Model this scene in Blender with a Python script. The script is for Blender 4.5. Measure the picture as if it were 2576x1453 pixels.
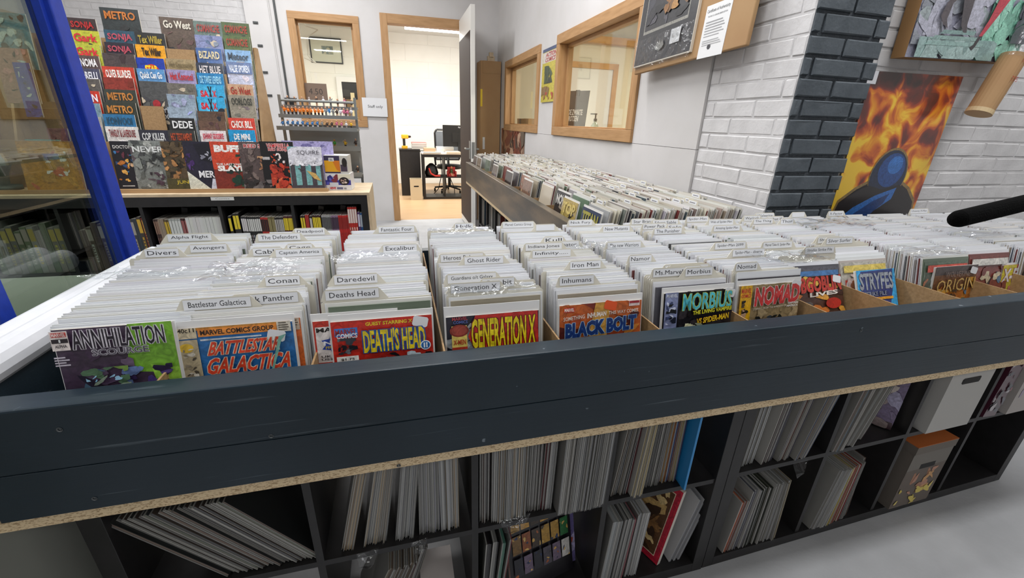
import bpy, math, random
from mathutils import Vector, Matrix
R = math.radians
random.seed(7)
for o in list(bpy.data.objects): bpy.data.objects.remove(o)
SC = bpy.context.scene
COL = SC.collection

# ------------------------------------------------------------------ camera
F, W_, H_ = 1053.01, 2576.0, 1453.0
CAMZ = 1.319
MC = Matrix(((0.967157, -0.252395, 0.030074), (-0.066195, -0.364338, -0.928911), (0.24541, 0.896412, -0.369079)))
cam = bpy.data.cameras.new('camera')
cam.sensor_fit = 'HORIZONTAL'; cam.sensor_width = 36.0; cam.lens = F / W_ * 36.0
cam.clip_start = 0.02; cam.clip_end = 60
camo = bpy.data.objects.new('camera', cam); COL.objects.link(camo)
rot = MC.transposed() @ Matrix(((1, 0, 0), (0, -1, 0), (0, 0, -1)))
camo.matrix_world = Matrix.Translation((0, 0, CAMZ)) @ rot.to_4x4()
SC.camera = camo
VS = SC.view_settings
VS.view_transform = 'Standard'; VS.look = 'None'; VS.gamma = 1.0; VS.exposure = 0.17; VS.use_curve_mapping = False
cy = SC.cycles; cy.adaptive_threshold = 0.03; cy.max_bounces = 7; cy.diffuse_bounces = 3; cy.glossy_bounces = 3; cy.transmission_bounces = 4; cy.transparent_max_bounces = 12; cy.caustics_reflective = False; cy.caustics_refractive = False
# ------------------------------------------------------------------ world and lamps
wd = bpy.data.worlds.new('world'); SC.world = wd; wd.use_nodes = True
wd.node_tree.nodes['Background'].inputs[0].default_value = (0.8, 0.85, 0.9, 1)
wd.node_tree.nodes['Background'].inputs[1].default_value = 0.15

def area(name, loc, sx, sy, power, color=(1, 1, 1), rot=(0, 0, 0)):
    l = bpy.data.lights.new(name, 'AREA'); l.shape = 'RECTANGLE'; l.size = sx; l.size_y = sy
    l.energy = power; l.color = color
    o = bpy.data.objects.new(name, l); COL.objects.link(o); o.location = loc; o.rotation_euler = rot
    return o
CEIL = 3.35
for i, (x, y, p) in enumerate(((-1.9, 2.6, 40), (0.35, 2.7, 40), (-1.9, 0.3, 27), (0.4, 0.85, 30), (2.4, 0.3, 31), (-1.9, -2.0, 14), (0.4, -2.0, 14), (2.4, -2.0, 14), (-1.0, 4.8, 44))):
    area('ceiling_tube_light', (x, y, CEIL - 0.06), 1.5, 0.22, p, (0.985, 0.99, 1.0), (0, 0, 0))
area('office_tube_light', (0.95, 7.5, 2.72), 1.5, 0.2, 72, (1.0, 0.985, 0.95))
area('office_tube_light', (-0.9, 7.7, 2.72), 1.5, 0.2, 60, (1.0, 0.985, 0.95))
area('kitchen_tube_light', (2.7, 3.7, 2.58), 0.3, 1.5, 60, (1.0, 0.95, 0.84))

# ------------------------------------------------------------------ pixel on a known plane -> point (reading the photograph)
def ray(px, py):
    return MC.transposed() @ Vector(((px - W_ / 2) / F, (py - H_ / 2) / F, 1.0))
def atY(px, py, Y): v = ray(px, py); return v * (Y / v.y) + Vector((0, 0, CAMZ))
def atX(px, py, X): v = ray(px, py); return v * (X / v.x) + Vector((0, 0, CAMZ))
def atZ(px, py, Z): v = ray(px, py); return v * ((Z - CAMZ) / v.z) + Vector((0, 0, CAMZ))

# ------------------------------------------------------------------ colours and materials
def lin(c):
    if isinstance(c, str):
        c = c.lstrip('#'); c = ''.join(k * 2 for k in c) if len(c) == 3 else c; c = [int(c[i:i + 2], 16) / 255 for i in (0, 2, 4)]
        c = [x / 12.92 if x <= 0.04045 else ((x + 0.055) / 1.055) ** 2.4 for x in c]
    return (c[0], c[1], c[2], 1.0)
def jit(c, a=0.12):
    c = lin(c); k = 1 + random.uniform(-a, a)
    return tuple(min(1, max(0, v * k * (1 + random.uniform(-a, a) * 0.4))) for v in c[:3])
def newmat(name):
    m = bpy.data.materials.new(name); m.use_nodes = True
    nt = m.node_tree; b = nt.nodes['Principled BSDF']
    return m, nt, b
def N(nt, t, **kw):
    n = nt.nodes.new(t)
    for k, v in kw.items():
        if k in n.inputs: n.inputs[k].default_value = v
        else: setattr(n, k, v)
    return n
def plain(name, c, rough=0.6, c2=None, scale=8.0, stretch=(1, 1, 1), bump=0.0, bscale=60.0, metal=0.0, spec=0.5, detail=6.0, lo=0.35, hi=0.65, coat=0.0):
    """principled surface; c2 = second colour mixed in by object-space noise; bump = fine relief"""
    m, nt, b = newmat(name)
    b.inputs['Base Color'].default_value = lin(c); b.inputs['Roughness'].default_value = rough
    b.inputs['Metallic'].default_value = metal; b.inputs['Specular IOR Level'].default_value = spec
    b.inputs['Coat Weight'].default_value = coat; b.inputs['Coat Roughness'].default_value = 0.1
    if c2 or bump:
        tc = N(nt, 'ShaderNodeNewGeometry'); mp = N(nt, 'ShaderNodeMapping'); mp.inputs['Scale'].default_value = stretch
        nt.links.new(tc.outputs['Position'], mp.inputs['Vector'])
    if c2:
        nz = N(nt, 'ShaderNodeTexNoise', Scale=scale, Detail=detail); nt.links.new(mp.outputs[0], nz.inputs['Vector'])
        cr = N(nt, 'ShaderNodeValToRGB'); e = cr.color_ramp.elements
        e[0].position = lo; e[1].position = hi; e[0].color = lin(c); e[1].color = lin(c2)
        nt.links.new(nz.outputs['Fac'], cr.inputs[0]); nt.links.new(cr.outputs[0], b.inputs['Base Color'])
    if bump:
        nb = N(nt, 'ShaderNodeTexNoise', Scale=bscale, Detail=5.0); nt.links.new(mp.outputs[0], nb.inputs['Vector'])
        bp = N(nt, 'ShaderNodeBump', Strength=bump, Distance=0.004); nt.links.new(nb.outputs['Fac'], bp.inputs['Height'])
        nt.links.new(bp.outputs[0], b.inputs['Normal'])
    return m
M = {}
M['wall'] = plain('white_wall_paint', '#cfccca', 0.75, '#d6d3d2', 3.0, bump=0.06, bscale=220)
M['office_wall'] = plain('office_wall_paint', '#e9e8e1', 0.8, '#efeee8', 2.0, bump=0.05, bscale=200)
M['kitchen_wall'] = plain('cream_wall_paint', '#e3dcc6', 0.8, '#e8e2d0', 2.0)
M['dimwall'] = plain('grey_wall_paint', '#8e8e8c', 0.8)
M['brick'] = plain('white_painted_brick', '#cdcbcb', 0.62, '#d8d6d6', 14.0, bump=0.35, bscale=90)
M['mortar'] = plain('white_painted_mortar', '#cac8c8', 0.75, '#d2d0d0', 30.0, bump=0.3, bscale=120)
M['dbrick'] = plain('slate_painted_brick', '#464d53', 0.6, '#51585e', 16.0, bump=0.4, bscale=90)
M['dmortar'] = plain('slate_painted_mortar', '#3e444a', 0.7, '#4a5056', 40.0, bump=1.0, bscale=150)
M['ceiling'] = plain('ceiling_paint', '#d8d8d6', 0.9)
M['floor'] = plain('concrete_floor', '#a9aaac', 0.6, '#babbbd', 4.0, bump=0.25, bscale=40, lo=0.3, hi=0.7, detail=10)
M['pine'] = plain('pine_wood', '#bb9164', 0.5, '#a67d50', 9.0, (6, 6, 0.7), bump=0.08, bscale=50, lo=0.35, hi=0.75)
M['pineY'] = plain('pine_wood_lengthwise', '#bb9164', 0.5, '#a67d50', 9.0, (6, 0.7, 6), bump=0.08, bscale=50, lo=0.35, hi=0.75)
M['pineX'] = plain('pine_wood_crosswise', '#bb9164', 0.5, '#a67d50', 9.0, (0.7, 6, 6), bump=0.08, bscale=50, lo=0.35, hi=0.75)
M['ply'] = plain('birch_plywood', '#b3936c', 0.55, '#a68660', 6.0, (1, 1, 4), bump=0.05)
M['hard'] = plain('hardboard', '#a5845c', 0.6, '#94754e', 140.0, bump=0.1, bscale=300)
M['cream'] = plain('cream_wood_edge', '#bfa98a', 0.55, '#cdb899', 30.0)
M['black'] = plain('black_laminate', '#1b1a1a', 0.45, '#222021', 30.0)
M['blackplastic'] = plain('black_plastic', '#121213', 0.4)
M['fuzz'] = plain('black_foam_grip', '#020202', 1.0, bump=0.5, bscale=400, spec=0.1)
M['blue'] = plain('blue_powder_coat', '#18359a', 0.45, '#1b3aa6', 60.0, bump=0.05, bscale=300)
M['foam'] = plain('white_foam_tube', '#d6d6da', 0.75, '#cecfd3', 20.0)
M['steel'] = plain('grey_steel', '#9a9c9a', 0.35, metal=0.7)
M['dsteel'] = plain('dark_grey_steel', '#5c5e5e', 0.4, metal=0.6)
M['cable'] = plain('white_cable', '#d8d6cc', 0.5)
M['card'] = plain('corrugated_cardboard', '#a9875f', 0.8, '#a37f58', 5.0)
M['leaf'] = plain('white_lacquered_door', '#dddbd6', 0.4)
M['brown'] = plain('dark_brown_veneer', '#24130e', 0.7, '#2c1912', 10.0, (8, 8, 0.5))
M['planks'] = plain('oak_laminate', '#c9a984', 0.4, '#bb9a74', 3.0, (0.6, 8, 1), lo=0.3, hi=0.7, bump=0.02)
M['wkit'] = plain('pale_wood', '#c99a5e', 0.5, '#b98a50', 8.0)
M['tan'] = plain('tan_storage_box', '#7a6a5c', 0.7, '#857463', 6.0)
M['mesh'] = plain('grey_mesh_fabric', '#6c7074', 0.8)
M['greybase'] = plain('grey_painted_panel', '#a0a298', 0.6)
M['white'] = plain('white_plastic', '#e2e2e0', 0.45)
M['yellow'] = plain('yellow_plastic', '#e0a81c', 0.4)

def rim_mat():
    m, nt, b = newmat('slate_painted_plank')
    g = N(nt, 'ShaderNodeNewGeometry'); mp = N(nt, 'ShaderNodeMapping'); mp.inputs['Scale'].default_value = (1, 1, 1)
    nt.links.new(g.outputs['Position'], mp.inputs['Vector'])
    n1 = N(nt, 'ShaderNodeTexNoise', Scale=5.0, Detail=8.0); nt.links.new(mp.outputs[0], n1.inputs['Vector'])
    cr = N(nt, 'ShaderNodeValToRGB'); e = cr.color_ramp.elements
    e[0].position = 0.3; e[1].position = 0.75; e[0].color = lin('#1a262e'); e[1].color = lin('#222f38')
    nt.links.new(n1.outputs['Fac'], cr.inputs[0])
    mp2 = N(nt, 'ShaderNodeMapping'); mp2.inputs['Scale'].default_value = (1.3, 20, 60); mp2.inputs['Rotation'].default_value = (0, R(2), 0)
    nt.links.new(g.outputs['Position'], mp2.inputs['Vector'])
    n2 = N(nt, 'ShaderNodeTexNoise', Scale=2.2, Detail=7.0, Roughness=0.6); nt.links.new(mp2.outputs[0], n2.inputs['Vector'])
    c2 = N(nt, 'ShaderNodeValToRGB'); e = c2.color_ramp.elements
    e[0].position = 0.64; e[1].position = 0.74; e[0].color = (0, 0, 0, 1); e[1].color = (0.55, 0.55, 0.55, 1)
    nt.links.new(n2.outputs['Fac'], c2.inputs[0])
    n3 = N(nt, 'ShaderNodeTexNoise', Scale=38.0, Detail=2.0); nt.links.new(g.outputs['Position'], n3.inputs['Vector'])
    c3 = N(nt, 'ShaderNodeValToRGB'); e = c3.color_ramp.elements
    e[0].position = 0.75; e[1].position = 0.78; e[0].color = (0, 0, 0, 1); e[1].color = (1, 1, 1, 1)
    nt.links.new(n3.outputs['Fac'], c3.inputs[0])
    ad = N(nt, 'ShaderNodeMath', operation='MAXIMUM'); nt.links.new(c2.outputs[0], ad.inputs[0]); nt.links.new(c3.outputs[0], ad.inputs[1])
    mx = N(nt, 'ShaderNodeMix', data_type='RGBA'); nt.links.new(ad.outputs[0], mx.inputs[0])
    nt.links.new(cr.outputs[0], mx.inputs[6]); mx.inputs[7].default_value = lin('#6a747b')
    nt.links.new(mx.outputs[2], b.inputs['Base Color']); b.inputs['Roughness'].default_value = 0.34; b.inputs['Specular IOR Level'].default_value = 0.3
    bp = N(nt, 'ShaderNodeBump', Strength=0.25, Distance=0.002); nt.links.new(n2.outputs['Fac'], bp.inputs['Height']); nt.links.new(bp.outputs[0], b.inputs['Normal'])
    return m
M['rim'] = rim_mat()
def chip_mat():
    m, nt, b = newmat('raw_chipboard')
    g = N(nt, 'ShaderNodeNewGeometry'); mp = N(nt, 'ShaderNodeMapping'); mp.inputs['Scale'].default_value = (1, 1, 2.5)
    nt.links.new(g.outputs['Position'], mp.inputs['Vector'])
    v = N(nt, 'ShaderNodeTexVoronoi', Scale=300.0); nt.links.new(mp.outputs[0], v.inputs['Vector'])
    cr = N(nt, 'ShaderNodeValToRGB'); e = cr.color_ramp.elements
    e[0].color = lin('#9c8260'); e[1].color = lin('#d6bf9a'); e[0].position = 0.05; e[1].position = 0.45
    sp = N(nt, 'ShaderNodeSeparateColor'); nt.links.new(v.outputs['Color'], sp.inputs[0]); nt.links.new(sp.outputs[0], cr.inputs[0])
    nt.links.new(cr.outputs[0], b.inputs['Base Color']); b.inputs['Roughness'].default_value = 0.8
    bp = N(nt, 'ShaderNodeBump', Strength=0.5, Distance=0.002); nt.links.new(sp.outputs[1], bp.inputs['Height']); nt.links.new(bp.outputs[0], b.inputs['Normal'])
    return m
M['chip'] = chip_mat()
M['counter'] = plain('dark_stained_plank', '#3a3731', 0.33, '#6f5f4b', 3.2, (3, 0.8, 4), bump=0.12, bscale=50, lo=0.42, hi=0.72)
def print_mat(name, rough, coat):
    m, nt, b = newmat(name)
    a = N(nt, 'ShaderNodeAttribute', attribute_name='Col'); nt.links.new(a.outputs['Color'], b.inputs['Base Color'])
    b.inputs['Roughness'].default_value = rough; b.inputs['Coat Weight'].default_value = coat; b.inputs['Coat Roughness'].default_value = 0.12
    return m
M['print'] = print_mat('printed_paper', 0.45, 0.25)
def art_mat(name, rough, coat):
    m = print_mat(name, rough, coat); nt = m.node_tree; b = nt.nodes['Principled BSDF']; a = [n for n in nt.nodes if n.type == 'ATTRIBUTE'][0]
    tc = N(nt, 'ShaderNodeTexCoord'); nz = N(nt, 'ShaderNodeTexNoise', Scale=55.0, Detail=7.0, Roughness=0.62, Distortion=1.6); nt.links.new(tc.outputs['Object'], nz.inputs['Vector'])
    mr = N(nt, 'ShaderNodeMapRange'); mr.inputs[1].default_value = 0.32; mr.inputs[2].default_value = 0.68; mr.inputs[3].default_value = 0.62; mr.inputs[4].default_value = 1.3
    nt.links.new(nz.outputs['Fac'], mr.inputs[0])
    vm = N(nt, 'ShaderNodeVectorMath', operation='SCALE'); nt.links.new(a.outputs['Color'], vm.inputs[0]); nt.links.new(mr.outputs[0], vm.inputs['Scale'])
    nt.links.new(vm.outputs[0], b.inputs['Base Color']); return m
M['art'] = art_mat('painted_cover_print', 0.4, 0.35)
M['artbag'] = art_mat('painted_cover_in_sleeve', 0.35, 0.6)
def fire_mat():
    m, nt, b = newmat('flame_poster_print'); tc = N(nt, 'ShaderNodeTexCoord')
    mp = N(nt, 'ShaderNodeMapping'); mp.inputs['Scale'].default_value = (1, .8, 1); nt.links.new(tc.outputs['Object'], mp.inputs['Vector'])
    w = N(nt, 'ShaderNodeTexNoise', Scale=6.0, Detail=2.0); nt.links.new(mp.outputs[0], w.inputs['Vector'])
    ad = N(nt, 'ShaderNodeVectorMath', operation='MULTIPLY_ADD'); ad.inputs[1].default_value = (.22, .22, 0); nt.links.new(w.outputs['Color'], ad.inputs[0]); nt.links.new(mp.outputs[0], ad.inputs[2])
    v = N(nt, 'ShaderNodeTexVoronoi', Scale=13.0); v.feature = 'SMOOTH_F1'; v.inputs['Smoothness'].default_value = .3; nt.links.new(ad.outputs[0], v.inputs['Vector'])
    n2 = N(nt, 'ShaderNodeTexNoise', Scale=10.0, Detail=4.0, Distortion=1.4); nt.links.new(ad.outputs[0], n2.inputs['Vector'])
    sx = N(nt, 'ShaderNodeSeparateXYZ'); nt.links.new(tc.outputs['Object'], sx.inputs[0])
    g = N(nt, 'ShaderNodeMapRange'); g.inputs[1].default_value = .2; g.inputs[2].default_value = .62; g.inputs[3].default_value = .04; g.inputs[4].default_value = -.34; nt.links.new(sx.outputs[1], g.inputs[0])
    s1 = N(nt, 'ShaderNodeMath', operation='MULTIPLY_ADD'); s1.inputs[1].default_value = .75; nt.links.new(v.outputs['Distance'], s1.inputs[0]); nt.links.new(n2.outputs['Fac'], s1.inputs[2])
    s2 = N(nt, 'ShaderNodeMath', operation='ADD'); nt.links.new(s1.outputs[0], s2.inputs[0]); nt.links.new(g.outputs[0], s2.inputs[1])
    cr = N(nt, 'ShaderNodeValToRGB'); e = cr.color_ramp.elements
    for k, (p, c) in enumerate(((.34, '#3c2622'), (.58, '#6a2a20'), (.69, '#a03c1c'), (.79, '#cc661c'), (.89, '#e4961c'), (1.0, '#f0c434'))):
        el = e[k] if k < 2 else e.new(p); el.position = p; el.color = lin(c)
    nt.links.new(s2.outputs[0], cr.inputs[0]); nt.links.new(cr.outputs[0], b.inputs['Base Color']); b.inputs['Roughness'].default_value = .35; b.inputs['Coat Weight'].default_value = .6; b.inputs['Coat Roughness'].default_value = .1
    return m
M['fire'] = fire_mat()
M['matte'] = print_mat('matte_printed_card', 0.7, 0.0)
M['bagged'] = print_mat('print_in_clear_sleeve', 0.35, 0.6)
def glass_mat(name, tint=(1, 1, 1), rough=0.0, gloss=1.0, ior=1.5, bump=0.0):
    m = bpy.data.materials.new(name); m.use_nodes = True; nt = m.node_tree
    for n in list(nt.nodes): nt.nodes.remove(n)
    out = N(nt, 'ShaderNodeOutputMaterial'); mix = N(nt, 'ShaderNodeMixShader')
    tr = N(nt, 'ShaderNodeBsdfTransparent'); tr.inputs[0].default_value = (*tint, 1)
    gl = N(nt, 'ShaderNodeBsdfGlossy', Roughness=rough); gl.inputs[0].default_value = (gloss, gloss, gloss, 1)
    lw = N(nt, 'ShaderNodeLayerWeight'); pw = N(nt, 'ShaderNodeMath', operation='POWER'); pw.inputs[1].default_value = 5.0
    r0 = ((ior - 1) / (ior + 1)) ** 2; fr = N(nt, 'ShaderNodeMath', operation='MULTIPLY_ADD'); fr.inputs[1].default_value = 1 - r0; fr.inputs[2].default_value = r0
    nt.links.new(lw.outputs['Facing'], pw.inputs[0]); nt.links.new(pw.outputs[0], fr.inputs[0])
    nt.links.new(fr.outputs[0], mix.inputs[0]); nt.links.new(tr.outputs[0], mix.inputs[1]); nt.links.new(gl.outputs[0], mix.inputs[2])
    nt.links.new(mix.outputs[0], out.inputs[0])
    if bump:
        nb = N(nt, 'ShaderNodeTexNoise', Scale=40.0, Detail=3.0); g = N(nt, 'ShaderNodeNewGeometry'); nt.links.new(g.outputs['Position'], nb.inputs['Vector'])
        bp = N(nt, 'ShaderNodeBump', Strength=bump, Distance=0.01); nt.links.new(nb.outputs['Fac'], bp.inputs['Height'])
        nt.links.new(bp.outputs[0], gl.inputs['Normal']); nt.links.new(bp.outputs[0], lw.inputs['Normal'])
    return m
M['glass'] = glass_mat('window_glass', (0.96, 0.97, 0.95))
M['caseglass'] = glass_mat('display_case_glass', (0.62, 0.67, 0.62), 0.0, 1.0, 1.9)
M['shelfglass'] = glass_mat('glass_shelf', (0.75, 0.82, 0.78), 0.02)
M['bag'] = glass_mat('clear_plastic_sleeve', (0.93, 0.94, 0.95), 0.12, 1.0, 1.55, 0.6)
def emit(name, c, s):
    m = bpy.data.materials.new(name); m.use_nodes = True; nt = m.node_tree
    for n in list(nt.nodes): nt.nodes.remove(n)
    out = N(nt, 'ShaderNodeOutputMaterial'); e = N(nt, 'ShaderNodeEmission', Strength=s); e.inputs[0].default_value = (*c, 1)
    nt.links.new(e.outputs[0], out.inputs[0]); return m
M['tube'] = emit('lit_fluorescent_tube', (1, 0.95, 0.97), 9.0)

# ------------------------------------------------------------------ mesh building
I4 = Matrix.Identity(4)
class MB:
    """collects boxes, tubes, polygons and lettering into ONE mesh with a colour per corner"""
    def __init__(s): s.v = []; s.f = []; s.c = []
    def add(s, vs, fs, c='#ffffff', m=None):
        b = len(s.v); c = lin(c) if isinstance(c, str) else (c[0], c[1], c[2], 1.0)
        s.v += [tuple(m @ Vector(p)) if m else tuple(p) for p in vs]
        for f in fs: s.f.append([b + i for i in f]); s.c.append(c)
        return s
    def box(s, x0, y0, z0, x1, y1, z1, c='#ffffff', m=None):
        vs = [(x0, y0, z0), (x1, y0, z0), (x1, y1, z0), (x0, y1, z0), (x0, y0, z1), (x1, y0, z1), (x1, y1, z1), (x0, y1, z1)]
        return s.add(vs, [(3, 2, 1, 0), (4, 5, 6, 7), (0, 1, 5, 4), (1, 2, 6, 5), (2, 3, 7, 6), (3, 0, 4, 7)], c, m)
    def tube(s, p, q, r, n=10, c='#ffffff', r2=None, cap=True):
        p, q = Vector(p), Vector(q); r2 = r if r2 is None else r2; d = (q - p).normalized()
        a = d.orthogonal().normalized(); b = d.cross(a)
        vs = []
        for k in range(n):
            t = 2 * math.pi * k / n; u = a * math.cos(t) + b * math.sin(t)
            vs += [p + u * r, q + u * r2]
        fs = [(2 * k, 2 * ((k + 1) % n), 2 * ((k + 1) % n) + 1, 2 * k + 1) for k in range(n)]
        if cap: fs += [tuple(2 * k for k in range(n))[::-1], tuple(2 * k + 1 for k in range(n))]
        return s.add(vs, fs, c)
    def path(s, pts, r, n=8, c='#ffffff'):
        for a, b in zip(pts, pts[1:]): s.tube(a, b, r, n, c)
        return s
    def lathe(s, prof, n=12, c='#ffffff', m=None):
        vs = []; L = len(prof)
        for k in range(n):
            t = 2 * math.pi * k / n
            vs += [(r * math.cos(t), r * math.sin(t), z) for r, z in prof]
        fs = [(k * L + i, ((k + 1) % n) * L + i, ((k + 1) % n) * L + i + 1, k * L + i + 1) for k in range(n) for i in range(L - 1)]
        return s.add(vs, fs, c, m)
    def poly(s, pts, z, c, m=None):
        return s.add([(x, y, z) for x, y in pts], [tuple(range(len(pts)))], c, m)
    def build(s, name, mat, parent=None, loc=None, rot=None, bevel=0, smooth=False):
        me = bpy.data.meshes.new(name); me.from_pydata(s.v, [], s.f); me.update()
        ca = me.color_attributes.new('Col', 'FLOAT_COLOR', 'CORNER')
        buf = []
        for f, c in zip(s.f, s.c): buf += list(c) * len(f)
        ca.data.foreach_set('color', buf)
        me.materials.append(M[mat] if isinstance(mat, str) else mat)
        if smooth: me.shade_smooth()
        o = link(name, me, parent, loc, rot)
        if bevel:
            b = o.modifiers.new('bevel', 'BEVEL'); b.width = bevel; b.segments = 2; b.limit_method = 'ANGLE'
        return o
def link(name, me, parent=None, loc=None, rot=None):
    o = bpy.data.objects.new(name, me); COL.objects.link(o)
    if parent: o.parent = parent
    if loc is not None: o.location = loc
    if rot is not None: o.rotation_euler = rot
    return o
def tag(o, label=None, cat=None, group=None, kind=None):
    if label: o['label'] = label
    if cat: o['category'] = cat
    if group: o['group'] = group
    if kind: o['kind'] = kind
    return o
def empty(name, loc=(0, 0, 0), rot=(0, 0, 0), label=None, cat=None, group=None):
    o = bpy.data.objects.new(name, None); COL.objects.link(o); o.location = loc; o.rotation_euler = rot; o.empty_display_size = 0.05
    return tag(o, label, cat, group)
def bx(name, mat, x0, y0, z0, x1, y1, z1, parent=None, c='#ffffff', bevel=0):
    """a box whose origin is its lower centre"""
    cx, cy = (x0 + x1) / 2, (y0 + y1) / 2
    return MB().box(x0 - cx, y0 - cy, 0, x1 - cx, y1 - cy, z1 - z0, c).build(name, mat, parent, (cx, cy, z0), None, bevel)
def st(o): o['kind'] = 'structure'; return o
ORD = ['first', 'second', 'third', 'fourth', 'fifth', 'sixth', 'seventh', 'eighth', 'ninth', 'tenth', 'eleventh', 'twelfth', 'thirteenth', 'fourteenth', 'fifteenth', 'sixteenth', 'seventeenth', 'eighteenth', 'nineteenth', 'twentieth'] + [str(i) + ('st' if i % 10 == 1 else 'nd' if i % 10 == 2 else 'rd' if i % 10 == 3 else 'th') for i in range(21, 100)]

# lettering: glyph outlines of the built-in font, stretched into a box
_T = {}
def glyphs(s, bold=0.0):
    if (s, bold) not in _T:
        c = bpy.data.curves.new('t', 'FONT'); c.body = s; c.resolution_u = 2; c.offset = bold
        o = bpy.data.objects.new('t', c); COL.objects.link(o)
        me = bpy.data.meshes.new_from_object(o.evaluated_get(bpy.context.evaluated_depsgraph_get()))
        vs = [(v.co.x, v.co.y) for v in me.vertices]; fs = [tuple(p.vertices) for p in me.polygons]
        bpy.data.objects.remove(o); bpy.data.curves.remove(c); bpy.data.meshes.remove(me)
        _T[(s, bold)] = (vs, fs)
    return _T[(s, bold)]
class Art(MB):
    """flat print on a sheet w by h: x right, y up, z towards the reader; each call lies a hair above the last"""
    def __init__(s, w, h, c=None):
        super().__init__(); s.w, s.h, s.z = w, h, 0.0004; s.k = 1.0
        if c is not None: s.r(0, 0, 1, 1, c)
    def lay(s): s.z += 0.00012; return s.z
    def r(s, x0, y0, x1, y1, c): return s.p(((x0, y0), (x1, y0), (x1, y1), (x0, y1)), c)
    def Y(s, y): return y if s.k == 1 else min(1.006, 1 - (1 - y - .035) * s.k)
    def p(s, pts, c): s.poly([(min(1, max(0, x)) * s.w, s.Y(min(1, max(0, y))) * s.h) for x, y in pts], s.lay(), c); return s
    def e(s, x, y, rx, ry, c, n=20): return s.p([(x + rx * math.cos(2 * math.pi * k / n), y + ry * math.sin(2 * math.pi * k / n)) for k in range(n)], c)
    def t(s, txt, x0, y0, x1, y1, c, bold=0.02, out=None, shear=0.0, slope=0.0, o=0.006):
        vs, fs = glyphs(txt, bold)
        if not vs: return s
        ax, bx_ = min(v[0] for v in vs), max(v[0] for v in vs); ay, by = min(v[1] for v in vs), max(v[1] for v in vs)
        def put(dx, dy, col):
            z = s.lay(); P = []
            for x, y in vs:
                u = (x - ax) / max(1e-6, bx_ - ax); q = (y - ay) / max(1e-6, by - ay)
                P.append(((x0 + u * (x1 - x0) + shear * q + dx) * s.w, s.Y(y0 + q * (y1 - y0) + slope * u + dy) * s.h, z))
            s.add(P, fs, col)
        if out:
            for dx, dy in ((-o, -o), (o, -o), (-o, o), (o, o)): put(dx, dy * s.w / s.h, out)
        put(0, 0, c); return s
    def blobs(s, n, cols, x0=0, y0=0, x1=1, y1=1, size=0.2, seed=None):
        rd = random.Random(seed if seed is not None else random.random())
        size *= .72
        for _ in range(int(n * 1.9)):
            cx, cy = rd.uniform(x0, x1), rd.uniform(y0, y1); a = rd.uniform(0, 3.14); r1 = size * rd.uniform(0.4, 1); r2 = r1 * rd.uniform(0.25, 0.9)
            k = 12; pts = []; f1, f2, f3 = rd.uniform(0, 6), rd.uniform(0, 6), rd.uniform(0, 6)
            for i in range(k):
                t = 2 * math.pi * i / k; q = 1 + .22 * math.sin(2 * t + f1) + .18 * math.sin(3 * t + f2) + .1 * math.sin(5 * t + f3); u, v = r1 * q * math.cos(t), r2 * q * math.sin(t)
                pts.append((min(x1, max(x0, cx + u * math.cos(a) - v * math.sin(a))), min(y1, max(y0, cy + (u * math.sin(a) + v * math.cos(a)) * s.w / s.h))))
            s.p(pts, rd.choice(cols))
        return s
    def lines(s, n, x0, y0, x1, y1, c, fill=0.5):
        hh = (y1 - y0) / n
        for i in range(n): s.r(x0, y0 + i * hh, x0 + (x1 - x0) * random.uniform(0.75, 1), y0 + i * hh + hh * fill, c)
        return s
FACE = R(90)
def slab(w, h, t, c='#e8e6e0', edge=None):
    """a flat printed thing: x right, y up, front face at z = 0"""
    return MB().box(0, 0, -t, w, h, 0, edge or c)

# ================================================================== SETTING
RW, BW = 1.35, 6.01            # right wall plane (x), back wall plane (y)
DK, BM = 1.303, 1.41           # slate pier face (y), recessed brick wall (y)
PX = 1.682                     # right edge of the slate pier
XL, YF, XR = -3.6, -3.3, 4.4
st(bx('floor', 'floor', XL, YF, -0.1, XR, BW + 0.02, 0.0))
st(bx('ceiling', 'ceiling', XL, YF, CEIL, XR, BW + 0.1, CEIL + 0.1))
st(bx('wall_left', 'wall', XL - 0.1, YF, 0, XL, BW + 0.1, CEIL))
st(bx('wall_front', 'dimwall', XL, YF - 0.1, 0, XR, YF, CEIL))
st(bx('wall_side', 'wall', XR, YF, 0, XR + 0.1, BM + 0.2, CEIL))

_BK = {}
def brick_mesh(L, H, D, key):
    if key in _BK: return _BK[key]
    rd = random.Random(hash(key) % 9999); c = 0.004
    j = lambda a=0.0018: rd.uniform(-a, a)
    back = [(0, 0, 0), (L, 0, 0), (L, 0, H), (0, 0, H)]
    mid = [(x + j(), -D + c, z + j()) for x, z in ((0, 0), (L, 0), (L, H), (0, H))]
    fr = [(x + j(), -D + j(0.0012), z + j()) for x, z in ((c, c), (L / 2, c), (L - c, c), (L - c, H - c), (L / 2, H - c), (c, H - c))]
    vs = back + mid + fr
    fs = [(0, 4, 5, 1)[::-1], (1, 5, 6, 2)[::-1], (2, 6, 7, 3)[::-1], (3, 7, 4, 0)[::-1],
          (4, 8, 9, 10, 5)[::-1], (5, 10, 11, 6)[::-1], (6, 11, 12, 13, 7)[::-1], (7, 13, 8, 4)[::-1], (8, 13, 12, 9)[::-1], (9, 12, 11, 10)[::-1]]
    b = MB(); b.add(vs, [f[::-1] for f in fs])
    me = bpy.data.meshes.new('brick'); me.from_pydata(b.v, [], b.f); me.update()
    _BK[key] = me; return me
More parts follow.
